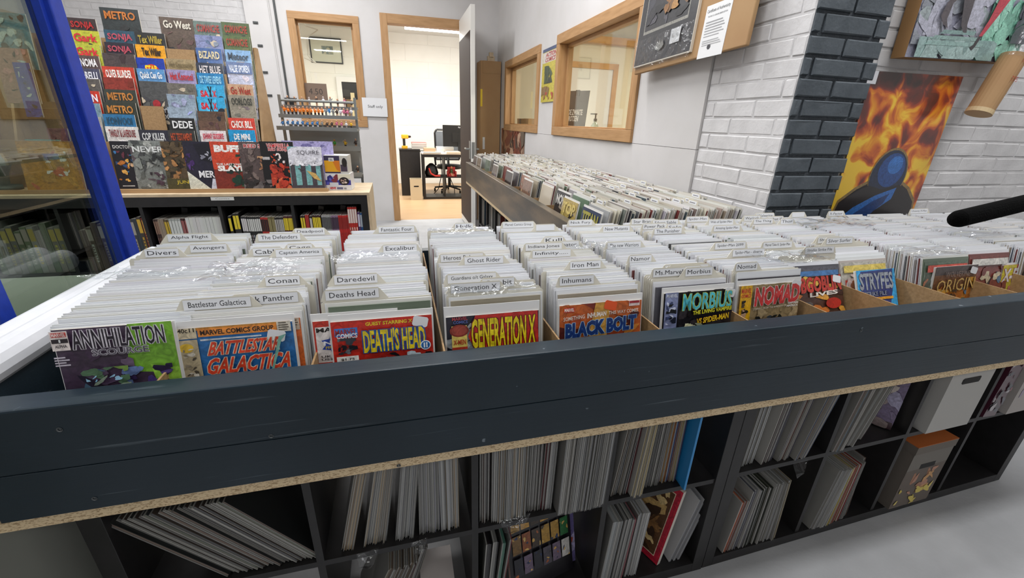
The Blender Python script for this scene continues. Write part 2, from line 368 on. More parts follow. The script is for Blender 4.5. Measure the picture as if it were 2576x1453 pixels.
def bricks(parent, mat, org, rz, u0, u1, z0, z1, D=0.003, PL=0.2285, PH=0.065, J=0.007, edge=0.0, shift=0.0):
    """running bond: org at z 0, wall runs along local x, faces local -y"""
    mt = Matrix.Translation(org) @ Matrix.Rotation(rz, 4, 'Z'); k0 = int(z0 / PH); k = k0; rd = random.Random(int(abs(org[0]) * 1000))
    while k * PH < z1:
        u = u0 - rd.uniform(0, 0.004) - (PL / 2 if k % 2 else 0) - shift
        while u < u1 - 0.03:
            a, b = max(u, u0), min(u + PL - J, u1 + rd.uniform(-edge, edge))
            if b - a > 0.025:
                full = abs(b - a - (PL - J)) < 1e-4
                key = ('f', rd.randint(0, 5), PL) if full else ('c', round(b - a, 3), k, PL, rd.random())
                me = brick_mesh(b - a, PH - J, D, key)
                if not me.materials: me.materials.append(M[mat])
                elif me.materials[0] != M[mat]:
                    key = key + (mat,); me = brick_mesh(b - a, PH - J, D, key)
                    if not me.materials: me.materials.append(M[mat])
                o = link('brick', me, parent); o.matrix_world = mt @ Matrix.Translation((a, rd.uniform(-0.0012, 0.001), k * PH + J / 2))
            u += PL
        k += 1
# ---- right wall: two courses of boarding with window openings, painted brick nearer
wr = st(empty('wall_right'))
WB = ((2.353, 3.727), (4.175, 5.523)); wz0, wz1 = 1.229, 1.993   # outer window frames (y spans, z span)
SEAM = 1.228; fr_ = 0.03
bx('drywall_board', 'wall', RW, 1.77, 0, RW + 0.1, BW, SEAM - 0.002, wr)
for a, b in ((1.77, WB[0][0] + fr_), (WB[0][1] - fr_, WB[1][0] + fr_), (WB[1][1] - fr_, BW)):
    bx('drywall_board', 'wall', RW, a, SEAM, RW + 0.1, b, CEIL, wr)
for a, b in WB: bx('drywall_board', 'wall', RW, a + fr_, wz1 - fr_, RW + 0.1, b - fr_, CEIL, wr)
wk = st(empty('wall_brick'))
bx('mortar_bed', 'mortar', RW + 0.0142, DK + 0.0126, 0, RW + 0.1, 1.768, CEIL, wk)
bricks(wk, 'brick', (RW + 0.0140, 1.768, 0), -math.pi / 2, 0, 1.768 - DK - 0.0128, 0.80, 2.08, shift=0.05)
wp = st(empty('wall_pier'))
bx('mortar_bed', 'dmortar', RW + 0.0155, DK + 0.009, 0, PX - 0.012, DK + 0.0124, CEIL, wp); bx('pier_core', 'dmortar', RW + 0.101, DK + 0.0126, 0, PX - 0.012, DK + 0.12, CEIL, wp)
bricks(wp, 'dbrick', (RW + 0.012, DK + 0.009, 0), 0, 0, PX - RW - 0.012, 0.80, 2.08, D=0.009, J=0.012, edge=0.006, shift=0.07)
wn = st(empty('wall_recess'))
bx('mortar_bed', 'mortar', PX - 0.02, BM + 0.0045, 0, XR, BM + 0.14, CEIL, wn)
bricks(wn, 'brick', (PX, BM + 0.0045, 0), 0, 0.0, 2.0, 0.82, 2.05, shift=0.09)
# ---- back wall
wb = st(empty('wall_back'))
w1l, w1r, w1b, w1t = atY(720, 26, BW).x, atY(901, 40, BW).x, atY(929, 320, BW).z, atY(720, 26, BW).z
dl, dt = atY(954, 32, BW).x, atY(954, 32, BW).z
dr = atY(1166, 300, BW).x
xb = atY(613, 20, BW).x
for a, b, c, d in ((xb, w1l + 0.03, 0, CEIL), (w1l + 0.03, w1r - 0.03, 0, w1b + 0.03), (w1l + 0.03, w1r - 0.03, w1t - 0.03, CEIL), (w1r - 0.03, dl + 0.03, 0, CEIL), (dl + 0.03, dr - 0.02, dt - 0.03, CEIL), (dr - 0.02, RW, 0, CEIL)):
    bx('drywall_board', 'wall', a, BW, c, b, BW + 0.1, d, wb)
wl = st(empty('wall_masonry'))
bx('mortar_bed', 'mortar', XL, BW + 0.05, 0, xb, BW + 0.15, CEIL, wl)
bricks(wl, 'brick', (XL, BW + 0.05, 0), 0, 0.3, xb - XL, 1.7, 2.75, D=0.002)
# slotted brackets seen as short dark marks on the boarding
for px, py in ((643, 57), (655, 115), (668, 182), (679, 240)):
    p = atY(px, py, BW)
    tag(MB().box(-0.026, -0.008, -0.012, 0.026, 0, 0.012).box(-0.016, -0.016, -0.006, 0.016, -0.008, 0.006).build('wall_bracket', 'dsteel', None, (p.x, BW, p.z)),
        'small grey slotted metal bracket on the white wall beside the display rack', 'bracket', 'wall brackets in a column')

def window(name, axis, a0, a1, z0, z1, plane, fw, depth, proud=0.018):
    """pine framed pane in a wall; axis 'y' = in the right wall, 'x' = in the back wall"""
    w = st(empty(name))
    def B(n, mat, u0, d0, q0, u1, d1, q1):
        if axis == 'y': return bx(n, mat, plane + d0, u0, q0, plane + d1, u1, q1, w, bevel=0.003 if n.startswith('frame') else 0)
        return bx(n, mat, u0, plane + d0, q0, u1, plane + d1, q1, w, bevel=0.003 if n.startswith('frame') else 0)
    h = 'pineY' if axis == 'y' else 'pineX'
    B('frame_bottom', h, a0, -proud, z0, a1, depth, z0 + fw); B('frame_top', h, a0, -proud, z1 - fw, a1, depth, z1)
    B('frame_side', 'pine', a0, -proud, z0 + fw, a0 + fw, depth, z1 - fw); B('frame_side', 'pine', a1 - fw, -proud, z0 + fw, a1, depth, z1 - fw)
    s = 0.022
    B('frame_bead', h, a0 + fw, 0.055, z0 + fw, a1 - fw, 0.1, z0 + fw + s * .4); B('frame_bead', h, a0 + fw, 0.055, z1 - fw - s, a1 - fw, 0.1, z1 - fw)
    B('frame_bead', 'pine', a0 + fw, 0.055, z0 + fw + s * .4, a0 + fw + s, 0.1, z1 - fw - s); B('frame_bead', 'pine', a1 - fw - s, 0.055, z0 + fw + s * .4, a1 - fw, 0.1, z1 - fw - s)
    B('pane', 'glass', a0 + fw + 0.004, 0.072, z0 + fw + 0.002, a1 - fw - 0.004, 0.078, z1 - fw - 0.004)
    return w
window('window_1', 'y', WB[0][0], WB[0][1], wz0, wz1, RW, 0.07, 0.11)
window('window_2', 'y', WB[1][0], WB[1][1], wz0, wz1, RW, 0.07, 0.11)
window('window_3', 'x', w1l, w1r, w1b, w1t, BW, 0.075, 0.11)
# ---- door frame and open leaf
df = st(empty('door_1'))
bx('frame_side', 'pine', dl, BW - 0.02, 0, dl + 0.085, BW + 0.12, dt, df, bevel=0.003)
bx('frame_top', 'pineX', dl + 0.085, BW - 0.02, dt - 0.10, dr, BW + 0.12, dt, df, bevel=0.003)
LY = 5.09; lx = atY(1190, 200, LY).x
lf = st(empty('door_2', (lx, LY, 0)))
lt = atY(1190, 10, LY).z
bx('leaf_stile', 'leaf', -0.024, 0, 0.02, 0.024, 0.86, lt, lf, bevel=0.002)
bx('leaf_panel', 'brown', -0.0275, 0.03, 0.1, -0.024, 0.85, lt - 0.23, lf)
hp = atY(1190, 378, LY).z
bx('lock_plate', 'steel', -0.018, -0.003, hp - 0.09, 0.018, 0, hp + 0.09, lf)
for sgn in (-1, 1):
    hd = MB().tube((sgn * 0.024, 0.06, hp + 0.01), (sgn * 0.075, 0.06, hp + 0.01), 0.011).tube((sgn * 0.07, 0.06, hp + 0.01), (sgn * 0.07, 0.17, hp + 0.01), 0.011)
    hd.box(sgn * 0.03 - 0.006, 0.03, hp - 0.1, sgn * 0.03 + 0.006, 0.09, hp + 0.1).build('handle', 'steel', lf)
# ---- office beyond
OY = 9.7; oz = atY(975, 80, OY).z
st(bx('floor_office', 'planks', -2.4, BW + 0.02, -0.1, 2.0, OY + 0.2, 0.0))
st(bx('ceiling_office', 'ceiling', -2.4, BW + 0.1, oz, 2.0, OY + 0.2, oz + 0.1))
wo = st(empty('wall_office'))
bx('mortar_bed', 'office_wall', -2.4, OY + 0.004, 0, 2.0, OY + 0.2, oz, wo)
bricks(wo, 'office_wall', (-2.4, OY + 0.004, 0), 0, 0, 4.4, 0.0, oz - 0.02, D=0.004, PL=0.9, PH=0.30, J=0.006)
st(bx('wall_office_left', 'office_wall', -2.5, BW + 0.1, 0, -2.4, OY + 0.2, oz)); st(bx('wall_office_right', 'office_wall', 2.0, BW + 0.1, 0, 2.1, OY + 0.2, oz))
# ---- room beyond the right wall
KX0, KX1, KY0, KY1, KZ = RW + 0.1, 3.9, 1.75, BW - 0.1, 2.62
st(bx('floor_kitchen', 'planks', KX0, KY0, 0.0, KX1, KY1, 0.01)); st(bx('ceiling_kitchen', 'ceiling', KX0, KY0, KZ, KX1, KY1, KZ + 0.1))
st(bx('wall_kitchen_far', 'kitchen_wall', KX1, KY0, 0, KX1 + 0.1, KY1, KZ)); st(bx('wall_kitchen_back', 'kitchen_wall', KX0, KY1, 0, KX1, KY1 + 0.08, KZ)); st(bx('wall_kitchen_front', 'kitchen_wall', KX0, KY0 - 0.1, 0, KX1, KY0, KZ))
st(bx('trim_beam', 'wkit', KX0 + 0.02, KY1 - 0.12, KZ - 0.3, KX1, KY1, KZ - 0.22))
kd = st(empty('door_3'))
bx('frame_side', 'wkit', 2.05, KY1 - 0.04, 0, 2.12, KY1, 2.1, kd); bx('frame_side', 'wkit', 2.95, KY1 - 0.04, 0, 3.02, KY1, 2.1, kd); bx('frame_top', 'wkit', 2.12, KY1 - 0.04, 2.03, 2.95, KY1, 2.1, kd)
bx('leaf_panel', 'white', 2.12, KY1 - 0.02, 0, 2.95, KY1, 2.03, kd)

# ================================================================== CUBE SHELVING
def cube_unit(label, loc, rz, cols, rows=2, cw=0.3365, ch=0.3325, depth=0.385, group=None, mat='black'):
    w = cols * cw + (cols - 1) * 0.016 + 0.076; h = rows * ch + (rows - 1) * 0.016 + 0.076
    u = empty('cube_shelf_unit', loc, (0, 0, rz), label, 'shelf', group)
    bx('side_panel', mat, 0, 0, 0, 0.038, depth, h, u, bevel=0.001); bx('side_panel', mat, w - 0.038, 0, 0, w, depth, h, u, bevel=0.001)
    bx('bottom_panel', mat, 0.038, 0, 0, w - 0.038, depth, 0.038, u, bevel=0.001); bx('top_panel', mat, 0.038, 0, h - 0.038, w - 0.038, depth, h, u, bevel=0.001)
    for i in range(1, cols):
        x = 0.038 + i * cw + (i - 1) * 0.016
        bx('divider_panel', mat, x, 0.004, 0.038, x + 0.016, depth, h - 0.038, u)
    for j in range(1, rows):
        z = 0.038 + j * ch + (j - 1) * 0.016
        for i in range(cols):
            x = 0.038 + i * (cw + 0.016); bx('shelf', mat, x, 0.004, z, x + cw, depth, z + 0.016, u)
    return u
def cell(u, c, r, cw=0.3365, ch=0.3325):
    """world matrix at the lower left front corner of a cell"""
    return Matrix.Translation(u.location) @ Matrix.Rotation(u.rotation_euler.z, 4, 'Z') @ Matrix.Translation((0.038 + c * (cw + 0.016), 0, 0.038 + r * (ch + 0.016)))
KY = 0.728; KX = -0.609
unit1 = cube_unit('black cube shelf under the long comic bin, stuffed with bagged magazines', (KX, KY, 0), 0, 4)
unit2 = cube_unit('black cube shelf holding storage boxes, under the bin near bare floor', (KX + 1.474, KY + 0.002, 0), R(1.2), 4)

# ================================================================== LONG COMIC BIN
FY, BYb = 0.585, 1.255          # outer faces of front and back boards
X0, X1 = -0.568, 2.42
ZB, ZR = 0.777, 0.957           # bin floor, rim top
PITCH, D0 = 0.2096, -0.362
RI = FY + 0.042                 # inner face of the front board
bt = empty('comic_bin', (0, 0, 0.759), (0, 0, 0), 'long slate-painted bin table full of white-backed bagged comics', 'bin table')
def bp(n, mat, x0, y0, z0, x1, y1, z1, bevel=0): return bx(n, mat, x0, y0, z0 - 0.759, x1, y1, z1 - 0.759, bt, bevel=bevel)
bp('base_board', 'chip', X0 - 0.042, FY + 0.001, 0.759, X1, BYb, ZB)
fb = bp('front_plank', 'rim', X0, FY, ZB, X1, RI, .855, 0.0004); bp('front_plank', 'rim', X0, FY, .855, X1, RI, ZR, 0.003)
bp('back_board', 'rim', X0, BYb - 0.03, ZB, X1, BYb, ZR)
sb = bp('side_board', 'rim', X0 - 0.042, FY + 0.003, ZB, X0, BYb, ZR, 0.002)
bx('end_grain', 'cream', X0 - 0.041, FY, 0, X0 - 0.0005, FY + 0.003, ZR - ZB - 0.002, sb).location = (0, -(BYb - FY - 0.003) / 2 - 0.0015, 0.001)
bp('side_board', 'rim', X1 - 0.03, RI, ZB, X1 - 0.0, BYb - 0.03, ZR)
for px, py in ((150, 1080), (238, 1253), (682, 1096), (2166, 831), (1003, 1170)):
    p = atY(px, py, FY)
    MB().lathe([(0.0008, 0.0), (0.0018, -0.001), (0.0032, 0.0003), (0.0036, 0.0)], 12, '#9a9da0').build('screw', 'dsteel', fb, (p.x - (X0 + X1) / 2, -(RI - FY) / 2 - 0.0006, p.z - ZB), (FACE, 0, 0))
NC = 14
for k in range(NC):
    x = D0 + PITCH * k
    if x < X1 - 0.05: bp('divider_board', 'hard', x - 0.0016, RI + 0.0005, ZB, x + 0.0016, BYb - 0.031, ZR - 0.006)
# two white foam tubes along the end board
for i, (dx, r, z) in enumerate(((-0.014, 0.026, ZR + 0.017), (-0.062, 0.026, ZR + 0.008))):
    m = MB(); n = 14; y0, y1 = FY + 0.006, BYb
    m.tube((0, y0, 0), (0, y1, 0), r, n)
    t = m.build('foam_tube', 'foam', None, (X0 + dx, 0, z), smooth=False)
    tag(t, ('thin white foam tube laid along the inner edge of the bin end', 'thicker white foam tube laid along the outer edge of the bin end')[i], 'foam tube')

# ------------------------------------------------------------------ bagged comics filed in the bin
BOARD = ['#e9eaec', '#e4e5e8', '#dedfe2', '#edeef0', '#e4e2dc', '#e6e7ec', '#dadbdd']
SIDE = ['#7d6a62', '#8c8a86', '#5c5a62', '#a89c8c', '#6f4a44', '#4a5560', '#b9b4aa', '#9a8e7c', '#3c3a3e', '#c0b8aa', '#7a3a34', '#5e6e5c', '#a6a6a8']
def comic_geo(b, w, h, t, board, side, drop, m=None):
    b.box(0, 0, -t, w, h, -t * 0.68, board, m)
    b.box(0.003, 0.001, -t * 0.68 + 0.0001, w - 0.003, h - drop, 0, side, m)
rnd = random.Random(11)
CM = []
for i in range(16):
    b = MB(); comic_geo(b, 0.174, 0.252, 0.0042, jit(BOARD[i % 7], 0.03), jit(SIDE[i % 13], 0.15), rnd.choice((0.006, 0.009, 0.012, 0.014)))
    o = b.build('bagged_comic', 'bagged'); CM.append(o.data); bpy.data.objects.remove(o)
LEAN = R(9.5)
def pose(x, ytop, h, lean=LEAN, roll=0.0, z=ZB):
    """matrix for a comic whose top front edge is at y = ytop, standing on z"""
    yb = ytop - h * math.sin(lean)
    return Matrix.Translation((x, yb, z + 0.0015)) @ Matrix.Rotation(FACE - lean, 4, 'X') @ Matrix.Rotation(roll, 4, 'Z')
COLN = ['first', 'second', 'third', 'fourth', 'fifth', 'sixth', 'seventh', 'eighth', 'ninth', 'tenth', 'eleventh', 'twelfth', 'thirteenth', 'fourteenth']
START = [0.684, 0.692, 0.694, 0.688, 0.690, 0.694, 0.705, 0.788, 0.818, 0.75, 0.77, 0.75, 0.75, 0.75]
stuff = MB(); nind = 0
cand = []
for k in range(NC):
    xa = D0 + PITCH * (k - 1); y = START[k]; i = 0
    if xa + 0.19 > X1: continue
    while y < BYb - 0.045:
        cand.append((y, k, xa, i)); i += 1; y += rnd.uniform(0.0047, 0.0064)
near = set((k, i) for y, k, xa, i in sorted((c for c in cand if c[1] < 12))[:285])
prevx = {}
for y, k, xa, i in cand:
    x = xa + 0.011 + 0.011 * (0.5 + 0.5 * math.sin(i * 0.21 + k)) + rnd.uniform(-0.003, 0.004)
    if k == 0: x = X0 + 0.006 + 0.062 * (1 - (y - .684) / (BYb - .72)) + rnd.uniform(-0.004, 0.004)
    me = rnd.randrange(16); s = rnd.uniform(0.985, 1.018); lean = LEAN + R(1.5) * math.sin(i * 0.13 + k * 2) + R(rnd.uniform(-0.1, 0.1))
    ln = LEAN + (R(14) * math.exp(-i / 9) if k in (7, 8) else R(5) * math.exp(-i / 9) if k in (9, 10) else 0)
    mt = pose(x, y, 0.252 * s, ln, R(rnd.uniform(-0.35, 0.35)))
    if (k, i) in near:
        o = link('bagged_comic', CM[me]); o.matrix_world = mt @ Matrix.Scale(s, 4, (0, 1, 0))
        tag(o, 'white-backed bagged comic filed in the %s bin column from the blue post' % COLN[k], 'comic', 'bagged comics in the %s bin column' % COLN[k])
        if i == 0 and k > 5:
            o['label'] = 'bagged comic with painted cover, foremost of the packed run in the %s bin column' % COLN[k]; c = SIDE[me % 13]
            Art(.166, .236, c).blobs(14, [jit(c, .5), jit(c, .4), '#c8b89a', '#3a3438', '#a86a4a', '#5a7a94'], 0, 0, 1, .86, .2, 200 + k).r(.05, .88, .95, .96, ['#d8c060', '#c84a38', '#e0dcd4', '#4a7ab0'][k % 4]).build('printed_cover', 'artbag', o, (.004, .002, .0002))
    else:
        comic_geo(stuff, 0.174, 0.252 * s, 0.0042, jit(rnd.choice(BOARD), 0.03), jit(rnd.choice(SIDE), 0.15), rnd.choice((0.006, 0.009, 0.012)), mt)
tag(stuff.build('filed_comics', 'bagged'), 'closely packed white-backed bagged comics filling the back of the bin', 'comics', kind='stuff')

# ------------------------------------------------------------------ front comics with their printed covers
def comic(name, label, TLp, TRp, Y, art, bg, board=0.011, side=0.003, h=None, group=None, price=None, lean=LEAN, z=ZB, drop=0.0):
    """a bagged comic: TLp / TRp = top corners of its white backing board on the plane y = Y"""
    a, b = atY(*TLp, Y), atY(*TRp, Y); w = (b - a).length; roll = math.atan2(b.z - a.z, b.x - a.x)
    hh = (a.z - z) / math.cos(lean) if h is None else h
    t = 0.0045; m = MB(); m.box(0, 0, -t, w, hh, -t * 0.6, '#e8e7e6'); m.box(side, 0.001, -t * 0.6 + 0.0001, w - side, hh - board, 0, '#cfcac0')
    o = m.build(name, 'bagged'); o.matrix_world = pose(a.x, Y, hh, lean, 0, z); tag(o, label, 'comic', group)
    A = Art(w - 2 * side, hh - board - 0.001, bg); A.k = .69; art(A); A.k = 1.0
    A.build('printed_cover', 'artbag', o, (side, 0.001, 0))
    if price:
        q = MB(); u, v, c = price; q.add([(x * 0.013, y * 0.009, 0) for x, y in ((-.8, -1), (.8, -1), (1, -.7), (1, .7), (.8, 1), (-.8, 1), (-1, .7), (-1, -.7))] + [(x * 0.013, y * 0.009, 0.0003) for x, y in ((-.8, -1), (.8, -1), (1, -.7), (1, .7), (.8, 1), (-.8, 1), (-1, .7), (-1, -.7))],
              [tuple(range(8, 16))] + [(i, (i + 1) % 8, 8 + (i + 1) % 8, 8 + i) for i in range(8)], c)
        q.build('price_sticker', 'print', o, (side + u * (w - 2 * side), (1 - (1 - v) * .62) * (hh - board), 0.004), (0, 0, R(-14)))
    return o
def marvel_box(A, x0, y0, x1, y1, bg, tc, txt='MARVEL'):
    A.r(x0, y0, x1, y1, bg); A.t(txt, x0 + .006, y0 + (y1 - y0) * .15, x1 - .006, y1 - (y1 - y0) * .15, tc, .03)
def a0(A):
    A.p(((0.55, 0.55), (1, 0.5), (1, 1), (0.62, 1)), '#7fb83a').p(((0.8, 0.3), (1, 0.2), (1, 0.55), (0.75, 0.6)), '#9ad04a')
    A.blobs(14, ['#4a3550', '#3a2a40', '#5e4a66', '#6a5870'], 0, 0.0, 0.62, 1, .22, 1); A.blobs(10, ['#4a3a78', '#5c4a98', '#35264e', '#6f86b8', '#2c2140'], .5, .3, .95, .6, .16, 2)
    A.blobs(12, ['#5a7a5c', '#7a9a48', '#4e6a80', '#2a2434', '#8a9a88'], .12, .3, .58, .62, .15, 3)
    A.blobs(3, ['#8cc4e4', '#a4d4f0'], .22, .5, .55, .58, .07, 4)
    A.r(.018, .80, .16, .965, '#e8dcd8'); A.r(.03, .915, .15, .955, '#c8504a'); A.t('MARVEL', .035, .92, .145, .95, '#f0d8d4', .03); A.r(.025, .865, .155, .9, '#2a2028'); A.t('1', .083, .87, .097, .895, '#fff', .02); A.t('ALPHA', .045, .825, .14, .85, '#403840', .02)
    for i in range(4): A.r(.015, .735 - i * .022, .105 + .03 * (i % 2), .747 - i * .022, '#c8c0cc')
    A.t('ANNIHILATION', .19, .80, .955, .965, '#231c28', .012, '#d8d2da', o=.008); A.t('SCOURGE', .33, .735, .80, .79, '#5a5560', .01, '#c8c4cc', o=.005)
def a1(A):
    A.r(0, .30, 1, .94, '#2f6fae').r(.02, .945, .98, .995, '#c88a3c'); A.r(0, .94, 1, .945, '#1c3a70'); A.r(.18, .88, .98, .96, '#e8903e'); A.t('MARVEL COMICS GROUP', .20, .895, .83, .945, '#3a2418', .03)
    A.r(.01, .87, .17, .99, '#d8c8a8'); A.t('40c', .02, .93, .1, .975, '#302820', .02); A.t('11', .115, .935, .155, .975, '#302820', .02); A.r(.86, .87, .985, .99, '#e0d8c8'); A.lines(4, .875, .885, .97, .98, '#70685c')
    A.r(.01, .42, .17, .86, '#b8a888'); A.e(.07, .78, .06, .045, '#e0b838'); A.blobs(8, ['#d8d0c0', '#50483c', '#908470'], .04, .46, .14, .8, .05, 5)
    A.r(.20, .845, .72, .862, '#c8d0d8')
    A.t('BATTLESTAR', .24, .69, .86, .83, '#e0482c', .03, '#f0e0c0', .05); A.t('GALACTICA', .20, .50, .94, .665, '#e0482c', .03, '#f0e0c0', .05)
    A.blobs(16, ['#7aa08c', '#c0cc9c', '#3a4a48', '#d8c858', '#5a8a78'], .55, .33, .93, .46, .08, 6); A.blobs(6, ['#16306a', '#1c4a98', '#0e2248'], .1, .2, .6, .38, .14, 7); A.p(((.78, .5), (.80, .5), (.9, .8), (.95, .86), (.88, .84)), '#7ab0a0')
def a2(A):
    A.t('GUEST STARRING X', .33, .895, .80, .935, '#e8d030', .03); marvel_box(A, .03, .80, .25, .89, '#3a7ac8', '#a03030'); A.t('COMICS', .045, .775, .245, .83, '#e8f0f8', .03)
    A.blobs(9, ['#181820', '#c8ccd0', '#6a6e74', '#8a2018', '#3a3c44'], .05, .60, .24, .78, .09, 8); A.r(.03, .40, .24, .58, '#f0ece4'); A.t('$1.75', .07, .53, .2, .56, '#302824', .02); A.t('2', .12, .45, .17, .51, '#302824', .02)
    A.blobs(7, ['#181418', '#2c2c34', '#5ab0d8', '#1c3a60', '#c8d8e0'], .5, .36, .99, .58, .16, 9)
    A.t("DEATH'S HEAD", .30, .60, .92, .86, '#f0d428', .03, '#2a5aa0', .0, o=.012); A.e(.92, .63, .055, .055, '#f0f4f8'); A.e(.92, .63, .045, .045, '#2a6ab0'); A.t('II', .90, .60, .94, .66, '#f0f4f8', .02)
    A.t('KT', .24, .36, .55, .52, '#98d0e8', .06, '#2a4a70'); A.e(.76, .48, .09, .03, '#f0f0e8'); A.t('SAID IT', .71, .47, .81, .49, '#302824', .01)
def a3(A):
    A.blobs(14, ['#2a2636', '#3c3a48', '#9aa0a4', '#c4c8c8', '#1c1a24', '#5a4a6a'], 0, .3, 1, 1, .2, 10); A.t('MARVEL', .06, .925, .22, .965, '#a84048', .03); A.t('COMICS', .07, .885, .22, .92, '#5a6ab0', .02)
    A.r(.05, .52, .21, .86, '#e0c868'); A.e(.13, .80, .1, .075, '#8a3428'); A.e(.13, .80, .08, .058, '#a4483a'); A.t('X-MEN', .065, .63, .195, .69, '#b04028', .03); A.r(.05, .55, .21, .60, '#b03828')
    A.p(((.22, .72), (.3, .97), (.98, .99), (.99, .55), (.3, .52)), '#c83028'); A.t('GENERATION X', .255, .56, .955, .93, '#f0d820', .03, '#6a1418', o=.008)
    A.blobs(8, ['#8aa0a0', '#4a505c', '#a0b0b0', '#6a4a7a'], .2, .3, .9, .5, .12, 11)
def a4(A):
    A.blobs(12, ['#c8642c', '#d88a3c', '#b04a24', '#e0a050', '#7a2c20', '#5a2420'], 0, .3, 1, 1, .3, 12); A.p(((.3, .3), (.42, 1), (.6, 1), (.55, .3)), '#d8a048')
    marvel_box(A, .045, .88, .17, .94, '#c84030', '#f0e0d8'); A.r(.83, .90, .965, .97, '#e8d0cc'); A.r(.835, .935, .96, .965, '#b03038')
    A.t('SOMETHING', .04, .77, .29, .82, '#f0e4d8', .01, slope=.02); A.t('INHUMAN', .32, .785, .55, .85, '#f4ece4', .03, slope=.015); A.t('THIS WAY COMES', .58, .81, .95, .855, '#f0e4d8', .01, slope=.01)
    A.t('BLACK BOLT', .06, .54, .93, .74, '#1c3a78', .06, '#a8c8e0', slope=.05)
def a5(A):
    A.blobs(10, ['#16141a', '#28262c', '#3a3438', '#1c1418'], .2, .3, 1, 1, .3, 13); A.r(.01, .30, .19, .985, '#8a92b8'); A.t('MARVEL', .03, .91, .18, .955, '#d8dce8', .03); A.blobs(9, ['#1c2030', '#d8dcf0', '#404a70', '#101218'], .03, .55, .17, .86, .08, 14); A.r(.01, .34, .19, .5, '#e4e0e0')
    A.t('MORBIUS', .25, .72, .96, .95, '#58c8d8', .02, '#c8d850'); A.t('THE LIVING VAMPIRE', .40, .655, .97, .71, '#e8e030', .03, '#30280c', slope=.03, o=.004); A.t('VS SPIDER-MAN', .46, .52, .93, .60, '#f0c828', .03, '#5a1c10', slope=.05, o=.004)
    A.blobs(9, ['#c8c8a0', '#8a9078', '#e0dcb8', '#4a5048'], .25, .3, .55, .55, .16, 15); A.blobs(7, ['#c03070', '#7a1c4c', '#3a1028'], .55, .3, 1, .5, .16, 16)
def a6(A):
    A.blobs(16, ['#a89068', '#8a7450', '#bca47c', '#6a5840'], .15, .3, 1, 1, .14, 17); A.r(.01, .45, .19, .97, '#e8b020'); A.t('MARVEL', .025, .86, .175, .93, '#c83028', .03); A.t('COMICS', .025, .80, .175, .85, '#d84030', .03); A.blobs(6, ['#2a2420', '#5a4a3a', '#c8a080'], .04, .52, .16, .76, .08, 18); A.r(.01, .33, .19, .44, '#ece4dc'); A.t('#1', .03, .36, .08, .41, '#c83028', .02)
    A.t('NOMAD', .23, .66, .96, .94, '#d83a38', .05, '#f4ece8', slope=.02); A.t('STEPPING FROM THE SHADOW OF', .22, .61, .76, .64, '#e8dcc8', .0, slope=.02); A.t('CAPTAIN', .78, .66, .95, .69, '#f4ece8', .03); A.t('AMERICA', .76, .62, .95, .65, '#f4ece8', .03)
    A.blobs(9, ['#3a2418', '#5a3a28', '#20201c', '#4a7a98', '#d8c840', '#384048'], .2, .3, .9, .52, .14, 19)
def a7(A):
    A.blobs(10, ['#3c2420', '#c8702c', '#d89838', '#e0b048', '#281c1c', '#6a4420'], 0, .3, 1, 1, .26, 20); A.t('HOBGOBLIN', .03, .68, .97, .94, '#c83a2c', .04, '#5a1c14', slope=.03); A.t('LIVES', .42, .62, .9, .69, '#e8dcd0', .04, slope=.03); A.blobs(4, ['#3a3436', '#58504c'], 0, .4, .45, .55, .2, 21); A.e(.8, .5, .13, .09, '#b02820')
def a8(A):
    A.r(0, 0, 1, 1, '#38a4dc'); A.p(((.05, .35), (.1, .95), (.95, .97), (.9, .6), (.8, .3)), '#2a3a78'); A.t('STRYFES', .05, .62, .93, .92, '#9aa0a8', .03, '#20264c'); A.t('STRIKE FILE', .14, .51, .72, .585, '#8890a8', .02, '#1c2040'); A.r(.08, .44, .88, .485, '#e8a030'); A.blobs(5, ['#38a4dc', '#2a78b8', '#a83040'], .3, .1, 1, .4, .2, 22)
def a9(A):
    A.r(0, 0, 1, 1, '#c87c2c'); A.r(0, .55, 1, 1, '#7a5034'); A.r(0, .82, 1, 1, '#4a3e3c'); A.blobs(14, ['#c8842c', '#b86a28', '#8a5830', '#d89a38', '#a05c2c'], 0, .2, 1, .75, .2, 23); A.t('WOLVERINE', .22, .78, .8, .88, '#8a7468', .0); A.t('ORIGIN', .06, .50, .95, .73, '#d8b068', .0, '#5a3a20', slope=.03, o=.004); A.blobs(4, ['#3a3028', '#2c2824'], .35, .4, .55, .55, .1, 24)
def a10(A):
    A.r(0, 0, 1, 1, '#c84a58'); A.r(0, .2, .3, .97, '#d8c840'); A.t('X-FACTOR', .02, .6, 1.0, .9, '#e8e0dc', .04, '#a02c38'); A.blobs(6, ['#d8666c', '#b03a48', '#e08a8c'], .2, .2, 1, .6, .2, 25)
SP = '#e6e6e8'
